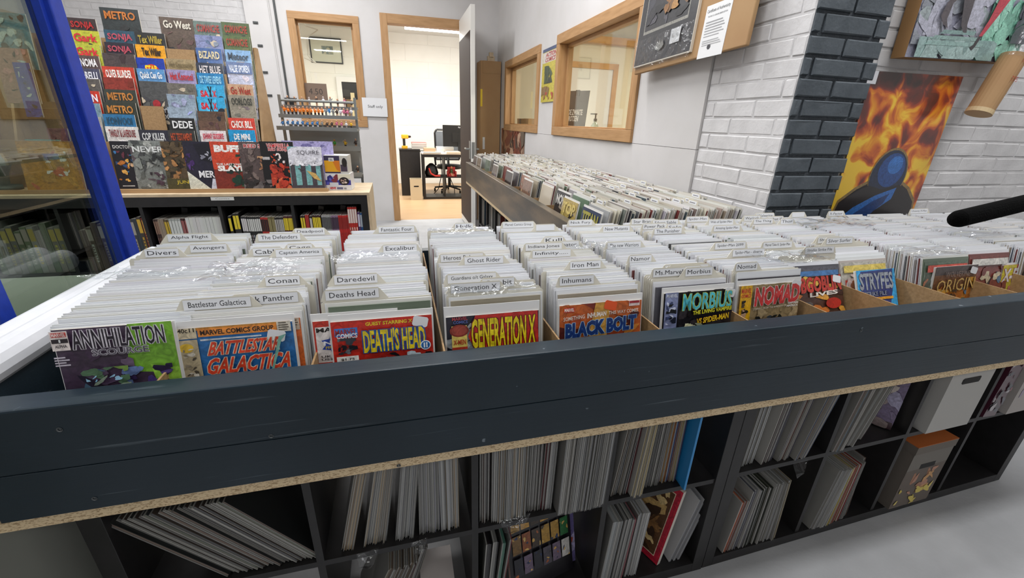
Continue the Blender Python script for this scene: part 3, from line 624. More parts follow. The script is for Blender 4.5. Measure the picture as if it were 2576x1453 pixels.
FRONT = [
 ((122, 832), (436, 806), .675, a0, '#4a3a4e', 'purple and green bagged comic at the front of the leftmost bin column', None, .001),
 ((431, 814), (737, 787), .680, a1, '#2f6fae', 'blue bagged comic with big red slanted lettering at front of bin', (.85, .86, SP), .012),
 ((824, 797), (1089, 782), .676, a2, '#cc2f22', 'red bagged comic with yellow lettering at the front of the bin', (.88, .93, SP), .011),
 ((1116, 776), (1359, 748), .674, a3, '#2c2a36', 'dark bagged comic with red-edged yellow lettering at the front of the bin', (.84, .93, SP), .018),
 ((1404, 755), (1618, 738), .676, a4, '#c8622c', 'orange bagged comic with dark blue lettering at the front of the bin', (.6, .96, '#e85a28'), .013),
 ((1668, 727), (1849, 714), .682, a5, '#1c1a20', 'black bagged comic with blue and yellow lettering at front of bin', (.93, .95, SP), .011),
 ((1858, 709), (2019, 696), .694, a6, '#a89068', 'stone-coloured bagged comic with red and white lettering in the bin', (.9, .97, SP), .011),
 ((1962, 701), (2119, 679), .770, a7, '#4a2c22', 'brown bagged comic with jagged red lettering at front of bin column', (.9, .92, SP), .001),
 ((2150, 683), (2249, 677), .785, a8, '#38a4dc', 'bright blue bagged comic with silver lettering, set back in its bin column', None, .001),
 ((2353, 674), (2464, 662), .735, a9, '#8a5a30', 'brown and amber bagged comic with gold lettering near the bin end', (.88, .9, SP), .001),
 ((2524, 664), (2640, 650), .755, a10, '#c84a58', 'pink and yellow bagged comic beside bare hardboard at the frame edge', None, .006)]
for TLp, TRp, Y, art, bg, lab, pr, bd in FRONT: comic('bagged_comic', lab, TLp, TRp, Y, art, bg, bd, price=pr, lean=R(25) if art in (a7, a8) else LEAN)
def b2(A):
    A.r(.02, .5, .9, .9, '#e8e0dc'); A.t('MARVEL', .03, .84, .5, .89, '#2c2824', .03); A.p([(.28 + (.22 if i % 2 else .15) * math.cos(i * .3927), .70 + (.13 if i % 2 else .09) * math.sin(i * .3927)) for i in range(16)], '#2c4aa8'); A.t('NEW!', .1, .69, .45, .74, '#f0f0f4', .04, slope=.02); A.t('FIRST ISSUE', .12, .65, .45, .68, '#d8c040', .02, slope=.02); A.t('UK 55P', .06, .555, .34, .58, '#302824', .01); A.t('US$1.75', .06, .52, .34, .545, '#302824', .01); A.r(0, .2, 1, .48, '#b82c20'); A.e(.5, .2, .5, .2, '#3a1410')
comic('bagged_comic', 'red bagged comic with a blue starburst, peeking out behind the yellow-lettered one', (779, 794), (1000, 780), .686, b2, '#cc3a2a', .012, lean=LEAN)
def b1(A): A.r(0, 0, 1, 1, '#d86a30'); A.r(.86, .85, .99, .99, '#e0c8b0'); A.lines(4, .87, .87, .98, .97, '#70685c'); A.blobs(6, ['#c84a24', '#e08a40', '#2a4a80', '#e8e0d8'], .7, .2, 1, .8, .15, 31)
comic('bagged_comic', 'orange bagged comic mostly hidden behind the blue one with red lettering', (455, 806), (758, 785), .688, b1, '#d86a30', .012)
def b8(A): A.r(0, 0, 1, 1, '#5a8ac0'); A.r(0, .6, .3, .95, '#c84a40'); A.e(.12, .7, .1, .08, '#f0f0f0'); A.e(.2, .45, .14, .12, '#e8c838')
comic('bagged_comic', 'blue comic with a yellow burst, just behind the silver-lettered blue one', (2120, 681), (2222, 672), .805, b8, '#3a7ab8', .001, lean=R(25))

# ------------------------------------------------------------------ tabbed index dividers
TABS = [('Divers', 408, 641), ('Avengers', 528, 629), ('Alpha Flight', 478, 602), ('Battlestar Galactica', 548, 770), ('Black Panther', 691, 757), ('Conan', 712, 712), ('Cable', 673, 638), ('Captain America', 760, 640), ('Cage', 755, 628), ('The Defenders', 700, 601), ('Deadpool', 780, 587),
 ('Deaths Head', 878, 775), ('Daredevil', 896, 708), ('Excalibur', 1007, 629), ('Fantastic Four', 998, 581), ('Generation X', 1177, 737), ('Gambit', 1254, 716), ('Guardians o/t Galaxy', 1165, 706), ('Heroes Reborn', 1131, 654), ('Ghost Rider', 1218, 659), ('Hulk', 1168, 573),
 ('Inhumans', 1444, 723), ('Iron Man', 1473, 671), ('Infinity.....', 1350, 644), ('Indiana Jones', 1344, 626), ('Illuminator', 1416, 620), ('Kull', 1393, 608), ('Marvel Comics Group', 1277, 570), ('', 1372, 576),
 ('Ms.Marvel', 1684, 699), ('Micronauts', 1739, 695), ('Morbius', 1790, 704), ('Marvel Knights', 1742, 685), ('Night Thrasher', 1722, 680), ('Namor', 1603, 656), ('The new Warriors', 1546, 622), ('New Mutants', 1551, 579), ('Nick Fury', 1459, 564),
 ('Nomad', 1879, 688), ('The Punisher', 1653, 586), ('Star Brand', 1606, 561), ('Silver Sable', 1674, 563), ('Power Pack', 1642, 573), ('Solo', 1698, 575), ('Amazing Spider-Man', 1787, 579), ('Spider-Man', 1740, 555), ('Web of Spider-Man', 1814, 562),
 ('Spider-Man 2099', 1873, 620), ('Marvel Tales ft. Spider-Man', 1937, 621), ('Spider-Man - diverse', 1926, 637), ('Stryfes Strike File', 2194, 657), ('Shang-chi', 2047, 609), ('Thanos', 2078, 604), ('Silver Surfer', 2112, 609),
 ('Warlock', 1892, 552), ('The Thing', 1920, 560), ('What If', 1950, 554), ('Thor', 1980, 560), ('Wolverine', 1935, 545), ('', 2008, 543), ('X-Factor', 2103, 540), ('Uncanny X-Men', 2284, 534)]
found = []
for txt, px, py in TABS:
    p = atZ(px, py, 1.034); k = max(0, int(math.floor((p.x - D0) / PITCH)) + 1)
    found.append([k, p.y, p.x, txt])
found.sort(); seq = {}; lasty = {}
for k, y, x, txt in found:
    n = seq.get(k, 0); seq[k] = n + 1
    y = max(min(max(y, START[k] + .012), BYb - 0.05), lasty.get(k, 0) + .0065); lasty[k] = y; xa = D0 + PITCH * (k - 1) + 0.012
    w = 0.184; h = 0.2535; tw = min(0.10, 0.034 + 0.0052 * len(txt)) if txt else 0.06
    u = min(max(x - xa - tw / 2, 0.006), w - tw - 0.006); c = 0.013
    b = MB(); pts = [(0, 0), (w, 0), (w, h - 0.004), (w - 0.004, h), (u + tw + c, h), (u + tw, h + 0.017), (u + tw - 0.004, h + 0.020), (u + 0.004, h + 0.020), (u, h + 0.017), (u - c, h), (0.004, h), (0, h - 0.004)]
    pts = [(min(max(a, 0), w), q) for a, q in pts]; nn = len(pts)
    b.add([(a, q, 0) for a, q in pts] + [(a, q, -0.0008) for a, q in pts], [tuple(range(nn)), tuple(range(2 * nn - 1, nn - 1, -1))] + [(i, nn + i, nn + (i + 1) % nn, (i + 1) % nn) for i in range(nn)], '#d6d1c2')
    yb = y - 0.003
    o = b.build('index_divider', 'print'); o.matrix_world = pose(xa, y, h, LEAN)
    tag(o, 'cream index divider, %s from the front in the %s bin column from the blue post' % (ORD[n], COLN[k]), 'divider', 'index dividers in the comic bin')
    L = Art(tw * 0.94, 0.0165, '#e6e7ea')
    if txt: L.t(txt, .07, .25, .93, .80, '#2c2c30', 0.0)
    L.build('tab_label', 'print', o, (u + tw * 0.03, h + 0.0015, 0.0001))

# ------------------------------------------------------------------ loose sleeve plastic lying over the filed comics
def sleeve(px, py, w, d, label, seed, rz=0.0, z=1.03):
    p = atZ(px, py, z); rd = random.Random(seed); n, q = 14, 9; vs = []
    ph = [rd.uniform(0, 6.28) for _ in range(6)]
    for j in range(q + 1):
        for i in range(n + 1):
            u, v = i / n, j / q
            hgt = 0.004 * math.sin(u * 9 + ph[0] + v * 3) + 0.003 * math.sin(v * 11 + ph[1] + u * 5) + 0.002 * math.sin(u * 23 + v * 17 + ph[2]) + rd.uniform(0, 0.0015)
            edge = 0.006 * math.sin(u * 7 + ph[3])
            vs.append(((u - .5) * w + 0.004 * math.sin(v * 8 + ph[4]), (v - .5) * d + edge, hgt + 0.01))
    fs = [(j * (n + 1) + i, j * (n + 1) + i + 1, (j + 1) * (n + 1) + i + 1, (j + 1) * (n + 1) + i) for j in range(q) for i in range(n)]
    tag(MB().add(vs, fs).build('plastic_sleeve', 'bag', None, p, (0, 0, rz)), label, 'sleeve', 'loose clear sleeves on the comics')
sleeve(1165, 588, .17, .07, 'wrinkled clear sleeve top over the back of the fourth bin column', 1)
sleeve(640, 690, .16, .13, 'clear sleeve plastic crossing the middle of the second bin column', 2)
sleeve(930, 655, .16, .05, 'clear sleeve plastic in the middle of the third bin column', 3)
sleeve(1990, 655, .2, .08, 'large wrinkled clear sleeve on the eighth bin column', 4)
sleeve(2090, 565, .28, .12, 'glossy clear sleeves covering the back of the ninth bin column', 5)
sleeve(1240, 742, .16, .03, 'narrow clear sleeve fold in front of the fourth bin column', 6)
sleeve(350, 700, .16, .04, 'clear sleeve fold crossing the leftmost bin column', 7)
sleeve(1490, 625, .1, .05, 'wrinkled clear sleeve at the edge of the fifth bin column', 8)
sleeve(2330, 640, .19, .07, 'glossy clear sleeves on the tenth bin column', 9)
sleeve(2450, 590, .2, .12, 'glossy clear sleeves over the bin column below the black arm', 10)

# ================================================================== MAGAZINES IN THE CUBE SHELVES
MAG = {}
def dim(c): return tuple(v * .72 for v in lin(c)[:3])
def mag_mesh(t, d, h, cover, pages, board):
    key = (t, d, h, cover, pages, board)
    if key not in MAG:
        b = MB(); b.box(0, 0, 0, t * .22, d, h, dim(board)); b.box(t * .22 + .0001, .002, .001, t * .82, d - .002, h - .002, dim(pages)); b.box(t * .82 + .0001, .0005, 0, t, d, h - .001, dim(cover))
        o = b.build('bagged_magazine', 'bagged'); MAG[key] = o.data; bpy.data.objects.remove(o)
    return MAG[key]
GREY = ['#8a8a86', '#9a9a96', '#7c7c7c', '#a8a6a0', '#6e7074', '#b4b2ac', '#94928c']
TAN = ['#b09a78', '#a08a6a', '#c0aa88', '#8e7a60', '#988c78', '#b8ac98']
MIX = ['#8a8a86', '#6a4a40', '#4a5a6a', '#a8a49a', '#8a7a5a', '#7a3a34', '#3a4a5a', '#9a9a98', '#c0b8a4']
COLR = ['#8a3a2c', '#2c6aa0', '#e0962c', '#5a3a6a', '#3a3440', '#d8a048', '#a8502c', '#2a2a3a', '#c8b068']
PALE = ['#c4c6c8', '#b4b6b8', '#d0d0ce', '#a4a8aa', '#bcbab4']
CREAM = ['#d8c9a0', '#cfbf94', '#e0d2ac', '#c8b68a']
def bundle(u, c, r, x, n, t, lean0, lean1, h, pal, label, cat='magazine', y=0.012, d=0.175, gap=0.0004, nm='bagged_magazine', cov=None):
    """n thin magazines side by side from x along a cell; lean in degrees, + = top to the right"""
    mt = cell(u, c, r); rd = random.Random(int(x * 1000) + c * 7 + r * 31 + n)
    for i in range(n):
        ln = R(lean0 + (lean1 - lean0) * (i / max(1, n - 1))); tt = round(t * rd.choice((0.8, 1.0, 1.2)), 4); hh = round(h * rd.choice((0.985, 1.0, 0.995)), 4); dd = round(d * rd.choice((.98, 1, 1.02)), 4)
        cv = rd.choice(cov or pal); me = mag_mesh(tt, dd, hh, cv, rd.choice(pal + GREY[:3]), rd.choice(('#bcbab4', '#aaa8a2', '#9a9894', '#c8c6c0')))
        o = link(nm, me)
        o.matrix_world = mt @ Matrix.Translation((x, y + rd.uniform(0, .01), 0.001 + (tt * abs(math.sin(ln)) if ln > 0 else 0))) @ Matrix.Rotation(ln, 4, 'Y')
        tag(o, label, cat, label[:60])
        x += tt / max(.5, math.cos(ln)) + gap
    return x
u = unit1
x = bundle(u, 0, 1, 0.156, 22, 0.0063, -39, -37, 0.262, GREY + ['#a89a84', '#8a8e80', '#9a8478'], 'bagged magazine slumped in the leaning pile of the end shelf cell', d=0.18, cov=['#3a3a38', '#2c2e2e', '#443a34', '#34383a'])
x = bundle(u, 1, 1, 0.035, 5, 0.0046, 13, 13, 0.265, TAN, 'tan-edged magazine leaning alone, first in its shelf cell')
x = bundle(u, 1, 1, x + .022, 11, 0.0042, 11, 9, 0.268, TAN + GREY, 'brownish magazine in the second leaning bundle of its cell')
x = bundle(u, 1, 1, x + .02, 9, 0.0042, 7, 6, 0.266, GREY + PALE, 'pale bagged magazine in the third leaning bundle of its cell')
x = bundle(u, 1, 1, x + .014, 10, 0.0044, 2, 1, 0.267, GREY + ['#9a98b0', '#8a88a0'], 'bluish-grey bagged magazine standing nearly upright mid-cell')
x = bundle(u, 1, 1, x + .002, 8, 0.0046, 0, 0, 0.264, PALE + TAN[:2], 'pale-edged magazine in the upright run beside a shelf divider')
x = bundle(u, 2, 1, 0.006, 5, 0.0042, 0, 0, 0.255, ['#4a2c2a', '#3c3030', '#6a5a50'], 'dark-edged thin magazine squeezed against the shelf divider')
x = bundle(u, 2, 1, x + .004, 19, 0.0042, 0, 0, 0.268, PALE + TAN + GREY, 'pale bagged magazine in the upright run with crumpled sleeve', y=.002)
x = bundle(u, 2, 1, x + .003, 8, 0.0044, 0, 0, 0.262, ['#8e8a86', '#827e7c', '#76706e'], 'grey magazine in the narrow middle run of its shelf cell', y=.016)
x = bundle(u, 2, 1, x + .001, 2, 0.0040, 1, 1, 0.262, ['#6a2028', '#7a2a30'], 'dark red magazine among grey ones in the shelf')
x = bundle(u, 2, 1, x + .002, 4, 0.0042, 1, 1, 0.264, PALE, 'pale sleeved magazine just before a dark gap in its cell')
x = bundle(u, 2, 1, x + .010, 27, 0.0046, 1, 1, 0.275, GREY + PALE[:2], 'grey bagged magazine in the largest upright run, jutting forward', y=-.012, d=.19)
x = bundle(u, 3, 1, 0.012, 9, 0.0046, 5, 4, 0.268, ['#6a6a68', '#4a5058', '#8a7a64', '#5a5048', '#9a9484', '#3a3c40'], 'dark-edged magazine leaning at the start of the fourth cell')
x = bundle(u, 3, 1, x + .002, 2, 0.004, 3, 3, 0.255, ['#6a1c26'], 'deep red magazine beside cream-edged albums')
x = bundle(u, 3, 1, x + .001, 6, 0.0062, 3, 2, 0.268, CREAM, 'cream-edged thick album in the fourth cell', y=-.006)
x = bundle(u, 3, 1, x + .003, 11, 0.005, 1, 1, 0.268, GREY, 'grey sleeved magazine in the middle of the fourth cell', y=.016)
x = bundle(u, 3, 1, x + .003, 9, 0.0052, 0, -1, 0.268, COLR, 'colourful magazine spine near the tall blue folder', y=.02)
b = MB().box(0, 0, 0, .0045, .215, .272, '#2a86c4').box(.0046, 0, 0, .0062, .215, .272, '#3a96d4')
o = b.build('blue_folder', 'print'); o.matrix_world = cell(u, 3, 1) @ Matrix.Translation((x + .004, -.012, .002)) @ Matrix.Rotation(R(-3), 4, 'Z'); tag(o, 'bright blue folder standing out at the end of the fourth cell', 'folder')
x = bundle(u, 1, 0, 0.03, 12, 0.0068, 24, 20, 0.245, ['#8a7a68', '#6a4a44', '#9a8a78', '#7a5a64', '#5a5048', '#a89a84'], 'brownish comic leaning in the lower cell under leaning bundles', y=.03)
x = bundle(u, 1, 0, x + .02, 2, 0.01, 17, 16, 0.25, ['#5a5048', '#6a6458'], 'greyish-brown hardback leaning in the lower cell', y=.06)
# boxed game standing in the lower cell of unit 1, c1
o = bx('card_box', 'print', 0, 0, 0, .09, .1, .12, None, '#c8c0bc'); o.location = cell(u, 1, 0) @ Vector((.25, .1, .001)); tag(o, 'pale card box in the lower shelf cell beside leaning comics', 'box')
Art(.09, .12, '#c8c0bc').r(0, .0, .6, .5, '#8a2c34').r(.6, .45, .95, .7, '#e0dcd8').build('printed_front', 'print', o, (-.045, -.05, 0), (FACE, 0, 0))
# lower cell c2: thin books, a big black panel book and a violet one
x = bundle(u, 2, 0, 0.008, 2, 0.012, 3, 4, 0.27, ['#1c1a1e', '#2a2428'], 'black hardback standing at the edge of the lower cell', 'book')
x = bundle(u, 2, 0, x + .006, 1, 0.008, 5, 5, 0.262, ['#5a8a78'], 'green-edged thin book in the lower cell', 'book')
x = bundle(u, 2, 0, x + .004, 1, 0.008, 6, 6, 0.27, ['#a82c38'], 'red-edged thin book leaning in the lower cell', 'book')
def face_book(name, label, w, h, t, bg, art, mt, edge='#e4ddd0', cat='book'):
    o = slab(w, h, t, edge).build(name, 'print'); o.matrix_world = mt; tag(o, label, cat)
    A = Art(w, h, bg); art(A); A.build('printed_cover', 'art', o); return o
def panels(A):
    for j in range(3):
        for i in range(6):
            A.r(.06 + i * .15, .70 - j * .24, .19 + i * .15, .90 - j * .24, random.choice(['#7a5a28', '#a8802c', '#3a2c20', '#8a4a20', '#4a3824', '#c09038', '#5a4a3a', '#2a5a9a', '#2a6a3a']) if j < 2 else random.choice(['#4a4450', '#c8c4c0', '#6a5a70', '#20202a']))
            A.blobs(2, ['#c8a050', '#2a1c14', '#a85a28', '#d8b468', '#1c2c50'], .06 + i * .15, .70 - j * .24, .19 + i * .15, .90 - j * .24, .05, i * 9 + j)
face_book('picture_book', 'big black book with rows of small picture panels, in a lower cell', .21, .29, .012, '#17141a', panels, cell(u, 2, 0) @ Matrix.Translation((.105, .03, .004)) @ Matrix.Rotation(R(12), 4, 'Z') @ Matrix.Rotation(FACE - R(14), 4, 'X'))
face_book('picture_book', 'violet and blue picture book behind the black panelled one', .2, .28, .012, '#7a70a8', lambda A: A.blobs(12, ['#2a6ac0', '#b0a8d8', '#c8c0e8', '#5a4a8a', '#c85a48'], 0, 0, 1, 1, .25, 41), cell(u, 2, 0) @ Matrix.Translation((.13, .064, .004)) @ Matrix.Rotation(R(9), 4, 'Z') @ Matrix.Rotation(FACE - R(14), 4, 'X'))
x = bundle(u, 3, 0, 0.012, 2, 0.014, 3, 3, 0.26, ['#b4b6b6', '#a8acac'], 'thick pale sleeved volume first in the lower cell', 'book', y=.0)
x = bundle(u, 3, 0, x + .006, 2, 0.013, 3, 3, 0.262, ['#4a4c4c', '#3a3c3e'], 'dark grey volume with faint spine lettering in the lower cell', 'book', y=.0)
x = bundle(u, 3, 0, x + .001, 1, 0.01, 3, 3, 0.25, ['#c06a74'], 'pink-spined volume in the lower cell', 'book', y=.005)
x = bundle(u, 3, 0, x + .012, 5, 0.0075, 2, 2, 0.26, PALE, 'pale sleeved volume beside the red-framed picture album', 'book', y=.01)
def frame_art(A): A.r(.03, .03, .97, .97, '#b01c34').r(.09, .07, .91, .93, '#e0d2b4').r(.1, .08, .9, .92, '#5a3c24').blobs(16, ['#a8824c', '#3a2618', '#c8a468', '#2a1c12', '#8a6238', '#d8bc84'], .1, .08, .9, .92, .24, 43)
mt = cell(u, 3, 0) @ Matrix.Translation((x + .008, .012, .002)) @ Matrix.Rotation(R(24), 4, 'Y') @ Matrix.Rotation(R(58), 4, 'Z') @ Matrix.Rotation(FACE, 4, 'X')
mt = cell(u, 3, 0) @ Matrix.Translation((x + .004, .205, .004)) @ Matrix.Rotation(R(-68), 4, 'Z') @ Matrix.Rotation(FACE - R(14), 4, 'X')
face_book('picture_album', 'red-framed picture album with a brown painted cover, lower cell', .2, .27, .016, '#c02038', frame_art, mt, '#e8e0d4')
for i in range(3):
    o = link('bagged_magazine', mag_mesh(.006, .17, .255, '#b8bac0', '#a8aab0', '#d0d0d2')); o.matrix_world = cell(u, 3, 0) @ Matrix.Translation((.262 + i * .016, .02, .004)) @ Matrix.Rotation(R(13), 4, 'Y')
    tag(o, 'pale grey magazine leaning behind the red-framed album', 'magazine', 'grey magazines behind the album')
u = unit2
x = bundle(u, 0, 1, 0.012, 7, 0.008, 2, 2, 0.262, PALE + ['#9aa0a4'], 'pale sleeved magazine first in the cell past the double panel', y=.02)
x = bundle(u, 0, 1, x + .02, 7, 0.006, 4, 4, 0.265, ['#8a8a90', '#5a5a68', '#a8a8ac', '#6a5a58'], 'greyish sleeved magazine in the cell past the double panel', y=.012)
x = bundle(u, 0, 1, x + .012, 7, 0.006, 6, 6, 0.265, ['#a8a49e', '#7a4a44', '#5a5868', '#b8b4ae'], 'reddish-grey sleeved magazine in the cell past the double panel', y=.006)
x = bundle(u, 0, 1, x + .01, 9, 0.006, 10, 12, 0.266, ['#b0aaa2', '#8a6a50', '#4a5a7a', '#c4c0ba', '#9a8a78'], 'tilted sleeved magazine at the end of the cell past double panel', y=.0)
x = bundle(u, 1, 1, 0.006, 8, 0.006, 8, 9, 0.266, ['#b8b2ac', '#a83430', '#3a2a4a', '#2a6a90', '#c8c4be'], 'red and blue sleeved magazine leaning in the second-unit cell', y=-.004)
x = bundle(u, 1, 1, x + .03, 4, 0.006, 13, 13, 0.266, PALE, 'pale magazine with faint line drawing, leaning', y=.0)
x = bundle(u, 1, 1, x + .03, 5, 0.006, 14, 14, 0.262, ['#2a2a2c', '#5a4a4a', '#8a8a88'], 'dark magazine leaning beside the violet printed folder', y=.02)
mt = cell(u, 1, 1) @ Matrix.Translation((.20, .19, .004)) @ Matrix.Rotation(R(-58), 4, 'Z') @ Matrix.Rotation(FACE - R(3), 4, 'X')
face_book('printed_folder', 'violet and red streaked picture folder beside the white storage box', .19, .27, .014, '#6a5a7a', lambda A: (A.blobs(18, ['#5a3038', '#8a7a78', '#9a94b0', '#3a2028', '#7a6a8a', '#b8aca4'], 0, 0, 1, 1, .3, 47), A.r(.0, .45, .28, .8, '#3a78a8')), mt)
def storage_box(label, loc, rz, w, d, h, c, art=None, mat='matte', lid=True):
    e = empty('storage_box', loc, (0, 0, rz), label, 'box'); t = .003
    m = MB().box(0, 0, 0, w, t, h, c).box(0, d - t, 0, w, d, h, c).box(0, t, 0, t, d - t, h, c).box(w - t, t, 0, w, d - t, h, c).box(t, t, 0, w - t, d - t, t, c)
    m.build('carton', mat, e)
    hw, hh = w * .19, .011; hz = h * .66
    MB().box(w / 2 - hw, -.0012, hz - hh, w / 2 + hw, -.0004, hz + hh, '#141210').box(w / 2 - hw - .004, -.0008, hz - hh + .003, w / 2 + hw + .004, -.0002, hz + hh - .003, '#141210').build('hand_hole', 'matte', e)
    if lid: MB().box(-.002, -.003, h - .03, w + .002, d, h + .002, c).build('lid', mat, e)
    if art:
        A = Art(w, h); art(A); A.build('printed_front', 'matte', e, (0, -.0002, 0), (FACE, 0, 0))
    return e
def in_cell(u, c, r, x, y): return cell(u, c, r) @ Vector((x, y, .001)), u.rotation_euler.z
l, z = in_cell(u, 2, 1, .05, -.012); storage_box('white cardboard storage box with a dark hand hole, upper cell', l, z, .21, .36, .30, '#b8b6b2', lid=False)
l, z = in_cell(u, 3, 1, .118, -.01); storage_box('white storage box with scribbled print at the far end of the shelf', l, z, .2, .36, .29, '#b4aeaa', lambda A: A.blobs(12, ['#8a84a0', '#a8a0b0', '#c8c0b8', '#9a8a94'], .1, .1, .9, .9, .18, 51), lid=False)
o = MB().box(0, 0, 0, .07, .3, .28, '#4a2030').build('wrapped_book', 'bagged'); o.location = cell(u, 3, 1) @ Vector((.012, .0, .001)); o.rotation_euler = (0, R(4), u.rotation_euler.z); tag(o, 'dark red shrink-wrapped thick book beside scribbled storage box', 'book')
Art(.07, .28).blobs(14, ['#2a1a24', '#7a2c34', '#3a3a48', '#a8a0a4', '#20141c'], 0, 0, 1, 1, .4, 53).build('printed_spine', 'bagged', o, (0, -.0005, 0), (FACE, 0, 0))
x = bundle(u, 0, 0, 0.035, 3, 0.010, 5, 5, 0.215, ['#c87a5c', '#b8a49a', '#a86a5a'], 'orange-edged comic leaning in the lower cell by the double panel', y=.0)
x = bundle(u, 0, 0, x + .006, 3, 0.011, 3, 3, 0.25, ['#8a8a94', '#5a5c64', '#3a6a70'], 'grey sleeved comic in the lower cell by the double panel', y=.002)
x = bundle(u, 0, 0, x + .006, 4, 0.012, 0, 0, 0.25, ['#2c3028', '#3a3e34', '#4a4a3c'], 'dark green album with gold marks in the lower cell', 'book', y=.0)
x = bundle(u, 0, 0, x + .001, 8, 0.0065, 0, -1, 0.255, PALE + ['#9a9a90'], 'pale sleeved comic in the lower cell next to bare black space', y=.0)
x = bundle(u, 0, 0, x + .006, 2, 0.01, -4, -4, 0.262, ['#7a4a48', '#b0a488'], 'reddish album propped at the end of the lower cell run', 'book', y=-.004)
x = bundle(u, 1, 0, 0.045, 8, 0.0068, 7, 6, 0.258, PALE, 'pale sleeved comic in the second lower cell near bare floor', y=-.008)
x = bundle(u, 1, 0, x + .002, 3, 0.008, 3, 3, 0.26, ['#d8c040', '#c8a878', '#b09a7c'], 'yellow and tan comic in the second lower cell', y=-.006)
x = bundle(u, 1, 0, x + .002, 5, 0.0085, 1, 0, 0.26, ['#c8783a', '#a82c30', '#3a3a6a', '#8a2c28', '#d0b060'], 'red and orange comic in the second lower cell', y=-.004)
x = bundle(u, 1, 0, x + .001, 5, 0.006, 0, -2, 0.262, PALE + GREY, 'grey sleeved comic closing the run in the second lower cell', y=-.002)
x = bundle(u, 1, 0, x + .012, 1, 0.009, -6, -6, 0.28, ['#6a4a38'], 'brown album leaning alone after the second lower run', 'book', y=.006)
l, z = in_cell(u, 2, 0, .055, -.01); bxo = storage_box('grey and orange printed storage box standing in a lower cell', l, z, .2, .35, .285, '#6e665e', lambda A: (A.r(0, 0, 1, 1, '#6a6058'), A.p(((.0, .62), (1, .66), (1, 1), (0, 1)), '#78736c'), A.blobs(8, ['#b88a74', '#c89a6a', '#8a7468', '#a87c64'], .25, .2, .95, .6, .22, 57), A.blobs(5, ['#d8c468', '#c8b458', '#e0cc78'], .05, .02, .9, .35, .16, 58)))
MB().box(-.0022, -.0032, .287, .2022, .35, .2895, '#b8642c').build('lid_top', 'matte', bxo)
# crumpled sleeve ends hanging over shelf edges
def flap(loc, w, h, label, seed):
    rd = random.Random(seed); vs = [(0, 0, 0), (w, .002, 0.004), (w * .7, -.012, -h * .6), (w * .5, -.006, -h), (w * .1, -.014, -h * .5), (w * .45, -.02, -h * .35)]
    tag(MB().add(vs, [(0, 5, 1), (1, 5, 2), (2, 5, 3), (3, 5, 4), (4, 5, 0)]).build('sleeve_flap', 'bag', None, loc), label, 'sleeve', 'sleeve ends hanging from the shelf')
flap(cell(unit1, 2, 1) @ Vector((.05, -.012, .03)), .08, .05, 'crumpled clear sleeve end at the foot of a pale upright run', 1)
flap(cell(unit1, 1, 1) @ Vector((.07, -.006, .012)), .05, .05, 'clear sleeve end dangling below brown leaning magazines', 2)
flap(cell(unit1, 1, 1) @ Vector((.19, -.006, .012)), .04, .04, 'clear sleeve end dangling below bluish magazines', 3)
flap(cell(unit2, 0, 1) @ Vector((.19, -.01, .004)), .06, .06, 'clear sleeve corner hanging under the shelf of the second unit', 4)

# ================================================================== WALL COUNTER OF BINS ALONG THE RIGHT WALL
CX, CY0, CY1 = 0.635, 1.33, 4.14
cb = empty('wall_bin', (0, 0, 0.759), (0, 0, 0), 'dark-stained bin counter full of sleeved comics along the windowed wall', 'bin table')
def cp(n, mat, x0, y0, z0, x1, y1, z1, bevel=0): return bx(n, mat, x0, y0, z0 - .759, x1, y1, z1 - .759, cb, bevel=bevel)
cp('base_board', 'chip', CX + .001, CY0, .759, RW, CY1, .777)
cp('front_board', 'counter', CX, CY0, .777, CX + .04, CY1, .957, .003)
cp('end_board', 'counter', CX + .04, CY1 - .02, .777, RW - .003, CY1, .957)
cp('end_board', 'counter', CX + .04, CY0, .777, RW - .003, CY0 + .02, .957)
cn = 13; cpit = (CY1 - CY0 - .04) / cn
for i in range(1, cn): cp('divider_board', 'hard', CX + .04, CY0 + .02 + i * cpit - .0015, .777, RW - .004, CY0 + .02 + i * cpit + .0015, .94)
def poseX(y, xtop, h, lean=R(9)):
    """comic facing -x; local x runs towards -y"""
    return Matrix.Translation((xtop - h * math.sin(lean), y, .779)) @ Matrix.Rotation(-math.pi / 2, 4, 'Z') @ Matrix.Rotation(FACE - lean, 4, 'X')
cs = MB(); rd = random.Random(21); CB = ['#d6d4ce', '#cfccc4', '#dcdad6', '#c6c2b8', '#e2e0dc', '#bdb8ac']
ctab = []
for i in range(cn):
    ya = CY0 + .02 + i * cpit; x = CX + .04 + rd.uniform(.055, .085) + (0.06 if i in (2, 5, 9) else 0); fx = x
    while x < RW - .03:
        w = rd.uniform(.168, .178); h = rd.uniform(.25, .266); y = ya + cpit - .006 - rd.uniform(0, .022)
        comic_geo(cs, w, h, .0048, jit(rd.choice(CB), .05), jit(rd.choice(SIDE), .2), rd.choice((.004, .008, .012)), poseX(y, x, h)); x += rd.uniform(.0065, .0105)
        if rd.random() < .10 and x < RW - .06: ctab.append((i, x, ya + cpit - .012)); x += .004
tag(cs.build('filed_comics', 'bagged'), 'rows of sleeved comics packed in the counter along the windowed wall', 'comics', kind='stuff')
per = {}
